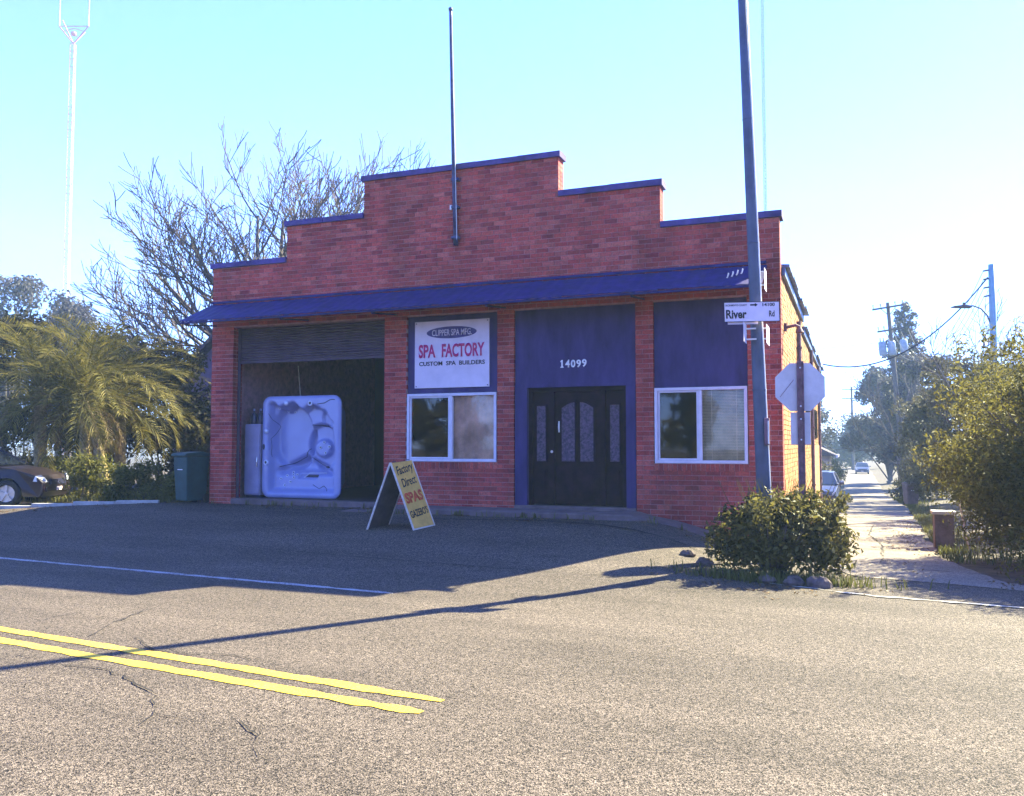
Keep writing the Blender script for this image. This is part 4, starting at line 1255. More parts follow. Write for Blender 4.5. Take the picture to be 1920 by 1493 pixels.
names = ['grey stone at the left end of the bush below the pole', 'small stone at the left front edge of the bush', 'dark stone directly below the street pole at the edge of the bush',
         'small upright stone at the nearest point of the bush', 'broad stone right of the nearest point of the bush', 'smallest stone at the far left beyond the bush']
for i, (a, nm) in enumerate(zip(stones, names)): stone(*a, 40+i, nm)
def blades(name, mat, pts, L, parent=None, seed=0, kind='stuff'):
    rr = random.Random(seed); mb = MB()
    for (x, y) in pts:
        z = gz(x, y); a = rr.uniform(0, 6.28); l = L*rr.uniform(.5, 1.2); ln = rr.uniform(.15, .7)
        d = Vector((math.cos(a), math.sin(a), 0)); w = Vector((-d.y, d.x, 0))*.008*max(1, L*4)
        p = Vector((x, y, z-.01))
        mb.add([p-w, p+w, p+d*l*ln*.5+Vector((0, 0, l*.7))+w*.7, p+d*l*ln*.5+Vector((0, 0, l*.7))-w*.7, p+d*l*ln+Vector((0, 0, l*.9))], [(0, 1, 2, 3), (3, 2, 4)])
    o = mb.build(name, mat, None, False, kind)
    if parent is not None: attach(o, parent)
    return o
rr = random.Random(9)
tag(blades('grass_tufts', MT['grass'], [(rr.gauss(-.9, .55), rr.gauss(11.42, .10)) for _ in range(900)], .17, seed=5), kind='stuff')
rr = random.Random(10)
pts = []
for _ in range(5200):
    y = rr.uniform(15, 60); x = st_right(y) + abs(rr.gauss(0, .5)) + .02; pts.append((x, y))
for _ in range(1500):
    y = rr.uniform(34.3, 70); x = -.9 - abs(rr.gauss(0, .7)); pts.append((x, y))
for _ in range(900): x = rr.uniform(-1.05, -.85); pts.append((x, rr.uniform(15.3, 34)))
blades('verge_grass', MT['grass'], pts, .16, seed=6)
rr = random.Random(12)
blades('verge_grass', MT['grass'], [(rr.uniform(-22, -14), rr.uniform(15.0, 16.6)) for _ in range(3000)], .16, seed=8)

# palms
def frond_mesh(L, droop, seed, mat, nl=36):
    rr = random.Random(seed); mb = MB()
    P = []; p = Vector((0, 0, 0)); ang = 0
    n = 12
    for i in range(n+1):
        P.append(p.copy()); ang -= droop/n*(.4+1.2*i/n)
        p = p + Vector((math.cos(ang), 0, math.sin(ang)))*L/n
    mb.tube(P, [.022*(1-.85*i/n) for i in range(n+1)], 5)
    for i in range(nl):
        s = .14+.85*i/nl; k = min(n-1, int(s*n)); f = s*n-k; b = P[k].lerp(P[k+1], f); d = (P[k+1]-P[k]).normalized()
        up = Vector((-d.z, 0, d.x))
        l = .50*math.sin(math.pi*(.12+.80*s))**.7*L/2.4
        for sg in (1, -1):
            dr = (d*(.55+.5*s) + Vector((0, sg, 0))*rr.uniform(.75, 1.0) + up*rr.uniform(.05, .5)).normalized()
            e = b+dr*l*rr.uniform(.8, 1.1)+Vector((0, 0, -l*.22)); m = b+dr*l*.5+Vector((0, 0, l*.02))
            w = d*.019
            mb.add([b-w*.6, m-w, e, m+w], [(0, 1, 2, 3)])
    return mb.mesh('frond', mat)
FR = [frond_mesh(2.3+.25*i, 1.0+.22*i, 50+i, MT['palmleaf']) for i in range(5)]
FD = [frond_mesh(1.9, 1.6, 60, MT['palmdry'])]
def palm(x, y, zc, trunks, nf, sc, seed, label):
    t = empty('palm_tree', (x, y, gz(x, y)), 0, label, 'palm tree', 'palms beside the brick shop')
    for (bx_, by_, r) in trunks:
        z = gz(bx_, by_); q = MB(); pts = []; rad = []
        m = 26
        for i in range(m+1):
            u = i/m; pts.append((bx_+(x-bx_)*u**1.3, by_+(y-by_)*u, z-.15+(zc-z+.15)*u)); rad.append(r*(1.15-.3*u)*(1.12 if i % 2 else .93))
        q.tube(pts, rad, 10); part(q, 'trunk', MT['palmtrunk'], t)
    rr = random.Random(seed)
    for i in range(nf):
        u = (i+.5)/nf
        el = R(84 - 108*u**.9 + rr.uniform(-9, 9)); az = i*2.39996+rr.uniform(-.3, .3)
        dry = u > .90
        o = link('frond', rr.choice(FD if dry else FR), t)
        o.location = (.05*math.cos(az), .05*math.sin(az), zc-gz(x, y)+.1-.25*u)
        s_ = sc*rr.uniform(.85, 1.12)
        o.scale = (s_, s_, s_)
        o.rotation_euler = (rr.uniform(-.4, .4), -el, az)
    return t
palm(-18.7, 16.9, 2.9, [(-18.3, 16.55, .12), (-17.5, 16.6, .10)], 56, .90, 1, 'arching palm with two slim leaning trunks, nearest the brick shop corner')
palm(-20.3, 16.9, 3.3, [(-20.5, 17.2, .15)], 42, .95, 2, 'leftmost palm with yellow fronds behind the dark car')
palm(-19.5, 18.9, 2.9, [(-19.3, 18.7, .14)], 40, .85, 3, 'rear palm between the leaning palm and the grey house')
palm(-19.6, 18.2, 3.4, [(-19.5, 18.2, .14)], 36, .95, 4, 'middle rear palm standing behind the two front palms')

# planting below and behind the palms
HG = 'low shrubs below the palms'
for i, (x, y, rx, ry, h, lab) in enumerate([(-17.1, 15.75, .75, .5, .95, 'low leafy shrub just right of the dark car'), (-16.1, 15.7, .7, .5, .72, 'low yellow green shrub second from the car below the palms'),
        (-15.2, 15.75, .7, .5, .75, 'low leafy shrub in the middle of the row beside the bin'), (-14.45, 15.9, .6, .45, .72, 'low leafy shrub next to the teal bin'), (-18.6, 16.3, .8, .5, .9, 'low shrub behind the bonnet of the dark car')]):
    shrub('low_shrub', x, y-.25, rx, ry, h*1.12, 2600, .085, MT['leaf_hedge'], lab, 'shrub', 10, .3, 70+i, HG, stem_r=.012)
DG = 'dark thicket behind the palms'
for i, (x, y, rx, ry, h, lab) in enumerate([(-23.6, 19.0, 1.9, 1.6, 5.2, 'dark dense shrub tree at the far left behind the car'), (-21.6, 20.2, 1.8, 1.5, 5.0, 'dark dense shrub tree behind the leftmost palm'),
        (-19.8, 20.9, 1.6, 1.4, 4.4, 'dark dense shrub tree behind the leaning palm'), (-18.4, 21.2, 1.0, 1.2, 2.6, 'dark dense shrub tree in front of the grey house')]):
    shrub('dark_shrub', x, y, rx, ry, h, 9000, .16, MT['leaf_dark'], lab, 'shrub', 22, .75, 80+i, DG, stem_r=.036)
LG = 'hazy trees far behind the palms'
for i, (x, y, r, h, lab) in enumerate([(-55.5, 43.5, 3.4, 14.0, 'tallest rounded grey blue tree at the left edge behind the palms'), (-51.5, 44.5, 2.4, 12.6, 'rounded grey blue tree between the left edge and the red mast'),
        (-46.6, 41.0, 1.9, 11.0, 'small pinkish grey tree at the foot of the red and white mast'), (-60, 46, 3.0, 12, 'grey blue tree furthest left and partly out of view'), (-49.5, 48, 3.2, 10.2, 'lower broad grey blue tree behind the leaning palm')]):
    tree('background_tree', x, y, r, r, h, 2.5, 6500, .30, MT['leaf_hazed'], lab, 30, 1.15, 90+i, LG, .22)

# bare trees
def branchy(mb_l, mb_t, p, d, L, r, lev, rr, maxlev, upb=.10, limbs=None, rmin=.011):
    n = 6 if lev < 3 else 4
    pts = [p.copy()]; rad = [r]; q = p.copy(); dd = d.normalized(); dirs = [dd.copy()]
    for i in range(n):
        dd = (dd + Vector((rr.uniform(-.16, .16), rr.uniform(-.16, .16), rr.uniform(-.06, .10)+upb))).normalized()
        q = q + dd*L/n; pts.append(q.copy()); dirs.append(dd.copy()); rad.append(max(rmin*.8, r*(1-.62*(i+1)/n)))
    tgt = MB() if lev <= 1 and limbs is not None else mb_t
    tgt.tube(pts, rad, 7 if lev <= 1 else (5 if lev == 2 else 3), lev <= 1)
    if tgt is not mb_t: limbs.append(tgt)
    if lev >= maxlev: return
    nc = {0: 6, 1: 8, 2: 6, 3: 4, 4: 3}.get(lev, 2)
    for j in range(nc):
        u = .28+.72*(j+rr.uniform(.2, .9))/nc; u = min(u, .99)
        k = min(n-1, int(u*n)); b = pts[k].lerp(pts[k+1], u*n-k); d0 = dirs[k+1]
        ax = d0.orthogonal().normalized(); ax.rotate(Matrix.Rotation(rr.uniform(0, 6.28), 3, d0))
        nd = d0.copy(); nd.rotate(Matrix.Rotation(R(rr.uniform(22, 48)), 3, ax))
        branchy(mb_l, mb_t, b, nd, L*rr.uniform(.42, .66)*(1.1-.35*u), max(rmin, rad[k]*.58), lev+1, rr, maxlev, upb, limbs, rmin)
def bare_tree(name, x, y, trunk, limbs_spec, label, seed, maxlev=4, upb=.1, group=None, mat='twig', rmin=.011):
    z = gz(x, y); t = empty(name, (x, y, z), 0, label, 'tree', group); rr = random.Random(seed)
    q = MB(); q.tube([Vector((x, y, z-.2))]+[Vector((x+a, y+b, z+c)) for a, b, c, _ in trunk], [trunk[0][3]*1.2]+[w[3] for w in trunk], 10)
    part(q, 'trunk', MT['bark'], t, smooth=True)
    tw = MB(); lm = []
    for (ti, d, L, r) in limbs_spec:
        a, b, c, _ = trunk[ti]
        branchy(None, tw, Vector((x+a, y+b, z+c)), Vector(d), L, r, 1, rr, maxlev, upb, lm, rmin)
    for m_ in lm: part(m_, 'limb', MT['bark'], t, smooth=True)
    part(tw, 'twigs', MT[mat], t, kind='stuff')
    return t
cr_, sr_ = math.cos(YAW), math.sin(YAW)
def lat(l, d, z): return (l*cr_-d*sr_, l*sr_+d*cr_, z)   # direction given as (picture-right, away, up)
bare_tree('bare_tree', -19.6, 25.9, [(0, 0, 1.8, .24), (.05, 0, 2.8, .21), (.1, .05, 3.4, .17)], [
    (2, lat(-1, .1, .62), 6.05, 0.134), (2, lat(-.55, -.3, 1), 5.83, 0.134), (2, lat(-.05, .2, 1), 6.48, 0.146), (2, lat(.40, -.1, 1), 6.05, 0.134), (2, lat(.95, .2, .9), 6.70, 0.134),
    (1, lat(-1, 0, .34), 6.26, 0.123), (1, lat(-.9, .4, .50), 5.83, 0.112), (1, lat(1, .1, .70), 7.13, 0.123), (1, lat(-.4, -.5, .9), 5.18, 0.101), (1, lat(.3, .5, .95), 6.05, 0.112), (2, lat(-.25, -.2, 1), 6.26, 0.123), (1, lat(.75, -.4, .85), 6.70, 0.112),
    (0, lat(-1, -.1, .26), 6.05, 0.101), (1, lat(-.75, -.4, .72), 6.05, 0.101), (2, lat(.15, -.3, 1), 6.05, 0.112), (2, lat(.65, .3, 1), 6.48, 0.123), (1, lat(1, -.2, .85), 7.56, 0.112)],
    'large bare tree with fanned twigs rising behind the left of the shop', 21, 4, .08, rmin=.016)
bare_tree('bare_tree', -18.6, 21.6, [(.05, 0, 1.2, .12), (.0, 0, 2.2, .11)], [
    (1, lat(-1, 0, .85), 4.2, .075), (1, lat(-.8, .2, 1), 3.0, .06), (1, lat(.1, 0, 1), 3.6, .06), (0, lat(-1, -.2, .5), 3.6, .05), (1, lat(.5, .1, 1), 3.2, .05)],
    'low bare tree arching over the palms in front of the grey house', 31, 4, -.02, rmin=.009)

# grey house beyond the palms
hs = empty('house', (-20.5, 24, gz(-20.5, 24)), 0, 'purple grey gabled house between the palms and the brick shop', 'house')
HX0, HX1, HY0, HY1 = -22.3, -14.6, 24.0, 30
xm = (HX0+HX1)/2
q = MB(); q.prism([(HX0, .1), (HX1, .1), (HX1, 3.7), (xm, 7.0), (HX0, 3.7)], 'y', HY0, HY1); part(q, 'wall', MT['housewall'], hs)
for i in range(22):
    z = .5+i*.17
    if z > 3.7: break
    q = MB(); q.prism([(HY0-.022, z), (HY0-.004, z+.165), (HY0-.0, z+.165), (HY0-.0, z)][::-1], 'x', HX0, HX1); part(q, 'clapboard', MT['housewall'], hs)
for sg in (-1, 1):
    q = MB(); xe = xm+sg*(HX1-xm+.45); ze = 3.7-.45*3.3/((HX1-HX0)/2)
    q.add([(xe, HY0-.4, ze+.02), (xm, HY0-.4, 7.02), (xm, HY1+.3, 7.02), (xe, HY1+.3, ze+.02), (xe, HY0-.4, ze+.16), (xm, HY0-.4, 7.18), (xm, HY1+.3, 7.18), (xe, HY1+.3, ze+.16)],
          [(0,1,2,3),(7,6,5,4),(0,4,5,1),(1,5,6,2),(2,6,7,3),(3,7,4,0)])
    part(q, 'roof', MT['houseroof'], hs)
for xa, xb, za, zb in ((-21.75, -20.35, 1.15, 3.05), (-19.2, -17.8, 1.15, 3.05)):
    q = MB(); t_ = .1
    q.box(xa, xb, HY0-.08, HY0-.03, zb-t_, zb); q.box(xa, xb, HY0-.08, HY0-.03, za, za+t_); q.box(xa, xa+t_, HY0-.08, HY0-.03, za+t_, zb-t_); q.box(xb-t_, xb, HY0-.08, HY0-.03, za+t_, zb-t_)
    q.box((xa+xb)/2-.04, (xa+xb)/2+.04, HY0-.075, HY0-.035, za+t_, zb-t_); q.box(xa+t_, (xa+xb)/2-.04, HY0-.07, HY0-.04, 2.1, 2.17); q.box((xa+xb)/2+.04, xb-t_, HY0-.07, HY0-.04, 2.1, 2.17)
    w_ = part(q, 'window', MT['white'], hs)
    q = MB(); q.box(xa+t_, xb-t_, HY0-.034, HY0-.028, za+t_, zb-t_); part(q, 'pane', MT['carglass'], w_)

# ------------------------------------------------------------------ cars
def make_car(name, x, y, rz, paint, label, Lx=4.4, group=None, scale=1.0):
    z0 = gz(x, y); t = empty(name, (x, y, z0), rz, label, 'car', group)
    t.scale = (scale,)*3
    def pt(mb, nm, m, par=None, **k): return mb.build(nm, m, par or t, **k)
    W = .86
    def archp(cx):
        return [(cx+.36*math.cos(a), .31+.36*math.sin(a)) for a in [R(-12+204*i/12) for i in range(13)]]
    prof = [(-2.12, .30), (-2.18, .62), (-2.10, .93), (-1.75, 1.00), (-.6, .97), (.95, .95), (1.55, .86), (1.98, .72), (2.13, .56), (2.14, .36), (2.05, .22)]
    bottom = [p for p in archp(1.35)] + [p for p in archp(-1.35)]
    side = prof + bottom
    # three lofted skins: belly width varies along the height for tumblehome
    n = len(side); mb = MB(); vs = []
    def half(xx, zz):
        taper = 1 - .10*smoothstep(1.3, 2.14, xx) - .07*smoothstep(-1.5, -2.18, xx)
        return W*taper*(1 - .06*smoothstep(.62, 1.0, zz) - .05*smoothstep(.4, .2, zz))
    cz_ = .62
    for ring, k in ((0, 1.0), (1, .93)):
        for (px_, pz_) in side:
            q = k
            X_, Z_ = px_*(1 if ring == 0 else .985), cz_+(pz_-cz_)*(1 if ring == 0 else .98)
            vs.append((px_, half(px_, pz_)-(.05 if ring == 0 else 0), pz_) if ring == 0 else (X_, half(px_, pz_), Z_))
    vs2 = [(a, -b, c) for a, b, c in vs]
    allv = vs+vs2
    fs = []
    for i in range(n):
        j = (i+1) % n
        fs.append((i, j, n+j, n+i)); fs.append((2*n+j, 2*n+i, 3*n+i, 3*n+j)); fs.append((j, i, 2*n+i, 2*n+j))
    fs.append(tuple(n+i for i in range(n))); fs.append(tuple(3*n+i for i in reversed(range(n))))
    mb.add(allv, fs)
    body = pt(mb, 'body', paint)
    # greenhouse
    st_ = [(-1.72, .98, .98), (-1.05, .97, 1.38), (-.35, .97, 1.45), (.25, .96, 1.43), (1.12, .94, .95)]
    top = [(-1.72, .99), (-1.0, 1.37), (-.35, 1.45), (.22, 1.43), (1.12, .955)]
    def gw(zz): return .80 - .20*(zz-.95)/.5
    mb = MB()
    roofp = [(-1.05, 1.36), (-.95, 1.40), (-.35, 1.455), (.15, 1.445), (.28, 1.41)]
    vs = []; 
    for (a, b) in roofp: vs += [(a, gw(b), b-.02), (a, gw(b)*.7, b+.012), (a, -gw(b)*.7, b+.012), (a, -gw(b), b-.02)]
    fs = []
    for i in range(4):
        for k in range(3): fs.append((4*i+k, 4*i+k+1, 4*i+k+5, 4*i+k+4))
    mb.add(vs, fs)
    for sg in (1, -1):
        mb.tube([(1.10, sg*gw(.96), .96), (.28, sg*gw(1.41), 1.40)], .035, 6); mb.tube([(-1.70, sg*gw(.98), .98), (-1.05, sg*gw(1.36), 1.36)], .05, 6)
        mb.tube([(-.30, sg*(gw(.97)+.005), .97), (-.38, sg*(gw(1.44)+.002), 1.43)], .035, 6)
        mb.tube([(.28, sg*gw(1.41), 1.40), (-.35, sg*gw(1.45), 1.435), (-1.05, sg*gw(1.36), 1.345)], .03, 6)
    rf = pt(mb, 'roof', paint, smooth=False)
    for nm, (xa, za), (xb, zb) in (('windscreen', (1.10, .955), (.28, 1.41)), ('rear_window', (-1.72, .985), (-1.05, 1.36))):
        q = MB(); q.add([(xa, -gw(za)+.03, za), (xa, gw(za)-.03, za), (xb, gw(zb)-.03, zb), (xb, -gw(zb)+.03, zb)], [(0, 1, 2, 3)])
        pt(q, nm, MT['carglass'])
    for sg in (1, -1):
        for poly in ([(1.02, .965), (.28, 1.395), (-.34, 1.43), (-.28, .975)], [(-.32, .975), (-.40, 1.43), (-1.02, 1.345), (-1.6, .99)]):
            q = MB(); q.add([(a, sg*(gw(b)-.01), b) for a, b in poly], [(0, 1, 2, 3)]); pt(q, 'side_window', MT['carglass'])
    for cx in (1.35, -1.35):
        for sg in (1, -1):
            M4 = Matrix.Translation((cx, sg*(W-.115), .31)) @ Matrix.Rotation(R(90)*-sg, 4, 'X')
            q = MB(); q.lathe([(.19, .09), (.21, .105), (.29, .10), (.31, .06), (.31, -.08), (.28, -.10), (.15, -.10)], 24, M4)
            ty = pt(q, 'wheel', MT['tyre'], smooth=True)
            q = MB(); q.lathe([(.205, .10), (.195, .085), (.185, .05), (0, .045)], 24, M4); q.lathe([(0, .095), (.045, .09), (.05, .05)], 12, M4)
            for i in range(5):
                a = 2*math.pi*i/5+.3
                for off in (-.13, .13):
                    q.obox(M4 @ Matrix.Rotation(a+off*.55, 4, 'Z') @ Matrix.Translation((.115, 0, .078)), .16, .028, .03)
            pt(q, 'rim', MT['rim'], ty)
    for sg in (1, -1):
        q = MB(); q.add([(1.93, sg*.76, .70), (2.075, sg*.62, .66), (2.12, sg*.55, .56), (2.09, sg*.68, .55), (1.90, sg*.785, .58), (2.02, sg*.70, .73)], [(0, 5, 1, 2, 3, 4) if sg > 0 else (4, 3, 2, 1, 5, 0)])
        o = pt(q, 'headlight', MT['lens']); md = o.modifiers.new('t', 'SOLIDIFY'); md.thickness = .04; md.offset = 1
        q = MB(); q.box(-2.19, -2.13, sg*.52-.14, sg*.52+.14, .66, .82); pt(q, 'tail_light', MT['red'], bevel=.01)
        q = MB(); q.obox(Matrix.Translation((.88, sg*.95, 1.0)), .12, .2, .12); pt(q, 'mirror', paint, bevel=.025)
        q = MB(); q.box(-.22, -.05, sg*(W-.035), sg*(W-.01), .80, .83) if sg > 0 else q.box(-.22, -.05, -(W-.01), -(W-.035), .80, .83); pt(q, 'door_handle', MT['chrome'])
        yy = sg*(W+.004)
        for xx in (.88, -.32, -1.05):
            q = MB(); q.box(xx-.004, xx+.004, min(yy, yy-.01*sg), max(yy, yy-.01*sg), .34, .93); pt(q, 'door_seam', MT['jetdark'])
        q = MB(); q.box(-.95, .95, min(yy, yy-.02*sg), max(yy, yy-.02*sg)+.006, .44, .47); pt(q, 'side_trim', MT['chrome'])
    q = MB(); q.box(2.10, 2.155, -.42, .42, .50, .62); 
    for i in range(4): q.box(2.15, 2.16, -.40, .40, .515+.026*i, .527+.026*i)
    pt(q, 'grille', MT['jetdark'])
    q = MB(); q.box(2.135, 2.165, -.68, .68, .34, .46); pt(q, 'front_bumper', paint, bevel=.02)
    q = MB(); q.box(-2.22, -2.16, -.70, .70, .34, .48); pt(q, 'rear_bumper', paint, bevel=.02)
    q = MB(); q.box(2.166, 2.172, -.15, .15, .36, .44); pt(q, 'number_plate', MT['signwhite'])
    q = MB(); q.tube([(.98, -.3, .985), (.75, .25, 1.10)], .008, 4); pt(q, 'wiper', MT['jetdark'])
    return t
make_car('parked_car', -19.45, 14.2, R(27), MT['cardark'], 'dark car parked at the left edge with its front wheel showing')
make_car('parked_car', -1.42, 38.4, R(-90), MT['carblue'], 'grey blue car parked nearest in the side street behind the shop', group='cars in the side street')
make_car('parked_car', -1.50, 44.2, R(-90), MT['carsilver'], 'pale car parked second behind the grey blue car', group='cars in the side street')
make_car('parked_car', -1.55, 50.4, R(-90), MT['cardark'], 'dark car parked furthest back on the left of the side street', group='cars in the side street')
make_car('parked_car', 1.0, 122, R(-90), MT['carblue'], 'tiny car at the far end of the side street', group='cars in the side street')

# ------------------------------------------------------------------ right side of the side street
RG = 'large bushes along the right of the side street'
def bigbush(x, y, rx, ry, h, n, size, label, seed, mat='leaf_big', cl=34, cr=.62):
    z = gz(x, y); t = empty('large_bush', (x, y, z), 0, label, 'bush', RG)
    mb = MB(); stems(mb, x, y, z, 16, h*.95, .7, .03, seed, 6); part(mb, 'stems', MT['twig'], t)
    c = clump_set(x, y, z, rx, ry, h*.95, cl, seed, cr)
    rr = random.Random(seed)
    for i in range(cl//2):   # skirts reaching the ground
        a = rr.uniform(0, 6.28); q = rr.uniform(.35, .9); k = cr*rr.uniform(.7, 1.1)
        c.append((x+rx*q*math.cos(a), y+ry*q*math.sin(a), z+h*rr.uniform(.05, .45), k, k, k*.9))
    for i in range(14):   # loose shoots above and beside the crown
        a = rr.uniform(0, 6.28); q = rr.uniform(.3, 1.0)
        c.append((x+rx*q*math.cos(a), y+ry*q*math.sin(a), z+h*rr.uniform(.85, 1.03)*(1-.15*q), .16, .16, .30))
    leaves('foliage', MT[mat], c, n, size, t, aspect=.30, seed=seed, shell=.38, up=.25)
    return t
bigbush(3.40, 16.2, 2.15, 2.6, 3.8, 66000, .095, 'largest dark bush filling the right edge of the picture', 101, cl=80)
bigbush(3.95, 23.5, 1.75, 2.8, 3.9, 42000, .105, 'tall yellow green bush behind the largest dark bush', 102, cl=50)
bigbush(5.1, 32.0, 2.1, 3.6, 6.0, 30000, .12, 'tall bush with loose top third along the right of the side street', 103)
bigbush(6.4, 19.5, 2.2, 3.0, 4.9, 20000, .15, 'tall bush at the right edge behind the largest dark bush', 104)
bigbush(4.5, 41.0, 2.1, 4.2, 6.2, 26000, .15, 'olive bush beyond the bins on the right of the side street', 105, 'leaf_mid')
bigbush(3.6, 54.0, 1.9, 6, 6.6, 12000, .22, 'olive bush overhanging the far right of the side street', 106, 'leaf_mid', cr=.8)
bigbush(3.5, 13.75, 1.85, 1.35, 2.6, 22000, .085, 'low front bush at the right edge nearest the road mouth', 107, cl=44, cr=.45)
TG = 'trees down the side street'
tree('street_tree', 4.6, 46, 2.4, 3.2, 7.0, .9, 12000, .20, MT['leaf_mid'], 'olive tree with loose top behind the bushes on the right', 24, .85, 111, TG, .14)
tree('street_tree', 4.9, 70, 3.8, 3.4, 10.4, .3, 20000, .26, MT['leaf_hazed'], 'broad blue grey tree below the pole with transformers', 30, 1.1, 112, TG, .2)
tree('street_tree', 3.2, 92, 4.6, 3.6, 11.5, .2, 20000, .32, MT['leaf_hazed'], 'wide hazy blue tree beyond the pole with transformers', 28, 1.3, 113, TG, .2)
tree('street_tree', -4.8, 92, 3.2, 3, 8.4, 1.2, 7000, .32, MT['leaf_hazed'], 'hazy violet tree on the left beyond the low house', 26, 1.2, 114, TG, .2)
tree('street_tree', -.2, 150, 5, 4, 8.0, .5, 7000, .5, MT['leaf_hazed'], 'pale tree closing the far end of the side street', 26, 2.0, 115, TG, .25)
tree('street_tree', 9.5, 60, 3, 3, 8.0, 1.5, 8000, .24, MT['leaf_mid'], 'olive tree behind the steel lamp pole at the right', 28, 1.0, 116, TG, .2)
# tall conifer
cx_, cy_ = 4.35, 82.0
t = empty('conifer', (cx_, cy_, gz(cx_, cy_)), 0, 'tall narrow conifer standing behind the pole with transformers', 'tree', TG)
q = MB(); q.tube([(cx_, cy_, gz(cx_, cy_)-.2), (cx_, cy_, 6), (cx_, cy_, 14.2)], [.3, .2, .03], 8); part(q, 'trunk', MT['bark'], t, smooth=True)
rr = random.Random(3); cl_ = []
for i in range(46):
    z = 1.2+12.6*i/45; k = (14.6-z)/13.4; w_ = .55+3.4*k**.8; a = i*2.4
    cl_.append((cx_+w_*.5*math.cos(a)*rr.uniform(.5, 1.2), cy_+w_*.5*math.sin(a), z, w_*.5, w_*.5, .42))
leaves('crown', MT['leaf_hazed'], cl_, 14000, .34, t, seed=44)
bare_tree('bare_tree', 2.9, 62.5, [(-.1, 0, 2.0, .12), (-.2, 0, 3.6, .11)], [(1, lat(-.9, 0, .9), 3.6, .06), (1, lat(-.3, 0, 1), 4.0, .06), (1, lat(.4, .2, 1), 4.0, .06), (0, lat(-1, 0, .6), 3.2, .05)],
    'small bare tree leaning left in front of the pole with transformers', 41, 3, .05, rmin=.018)
bare_tree('bare_tree', 4.6, 40.0, [(0, 0, 2.0, .10), (0, 0, 3.4, .09)], [(1, lat(-.5, 0, 1), 3.4, .05), (1, lat(.1, 0, 1), 3.8, .05), (1, lat(.6, .2, 1), 3.4, .05), (0, lat(.9, 0, .9), 3.6, .05)],
    'small bare tree rising above the bushes left of the steel lamp pole', 43, 3, .06, rmin=.014)
SG = 'shrubs behind the shop on the left of the side street'
shrub('street_shrub', -2.1, 56, 1.0, 1.5, 2.6, 2500, .16, MT['leaf_mid'], 'rounded shrub on the left just past the parked cars', 'shrub', 12, .6, 121, SG)
shrub('street_shrub', -1.9, 75, 1.2, 2.0, 3.0, 2500, .20, MT['leaf_mid'], 'shrub beside the low house on the left of the side street', 'shrub', 12, .7, 122, SG)
shrub('street_shrub', -.55, 35.2, .45, .5, .9, 900, .09, MT['leaf_bush'], 'small shrub at the rear corner of the brick shop', 'shrub', 7, .25, 123, SG)
fh = empty('low_house', (-4, 66, gz(-4, 66)), 0, 'low pale house with dark roof on the left of the side street', 'house')
gzh = gz(-4, 66)
q = MB(); q.box(-8.5, -1.6, 63.5, 71, gzh-.2, gzh+2.9); part(q, 'wall', MT['farwall'], fh)
q = MB(); q.prism([(-9.0, gzh+2.85), (-1.1, gzh+2.85), (-5.05, gzh+5.0)], 'y', 63.0, 71.4); part(q, 'roof', MT['houseroof'], fh)
q = MB(); q.box(-3.1, -2.1, 63.44, 63.49, gzh+1.0, gzh+2.2); w_ = part(q, 'window', MT['white'], fh)
q = MB(); q.box(-3.0, -2.2, 63.42, 63.435, gzh+1.08, gzh+2.12); part(q, 'pane', MT['carglass'], w_)
q = MB(); q.box(-1.12, -1.02, 63.0, 71.4, gzh+2.72, gzh+2.92); part(q, 'gutter', MT['white'], fh)

# grey roadside cabinet, stake and bin by the right verge
xx, yy = 1.58, 18.6; zz = gz(xx, yy)
t = empty('roadside_cabinet', (xx, yy, zz), 0, 'small dark cabinet with pale lid at the right verge under the bushes', 'cabinet')
q = MB(); q.box(xx-.17, xx+.17, yy-.2, yy+.2, zz-.1, zz+.66); part(q, 'carcass', MT['stonebox'], t, bevel=.01)
q = MB(); q.box(xx-.21, xx+.21, yy-.24, yy+.24, zz+.662, zz+.72); part(q, 'lid', MT['kerb'], t, bevel=.008)
q = MB(); q.box(xx-.14, xx+.14, yy-.212, yy-.203, zz+.05, zz+.6); part(q, 'cabinet_door', MT['stonebox'], t)
q = MB(); q.tube([(1.98, 18.2, gz(1.98, 18.2)-.1), (1.80, 18.0, .75)], .016, 6)
tag(q.build('stake', MT['woodedge']), 'thin pale stake leaning in front of the right hand bushes', 'stake')
wheelie(2.5, 45.5, R(20), 'wheelie_bin', MT['stonebox'], 'dark bin standing at the right verge far down the side street')
wheelie(2.75, 50.5, R(-15), 'wheelie_bin', MT['bin'], 'second bin further down the right verge of the side street')

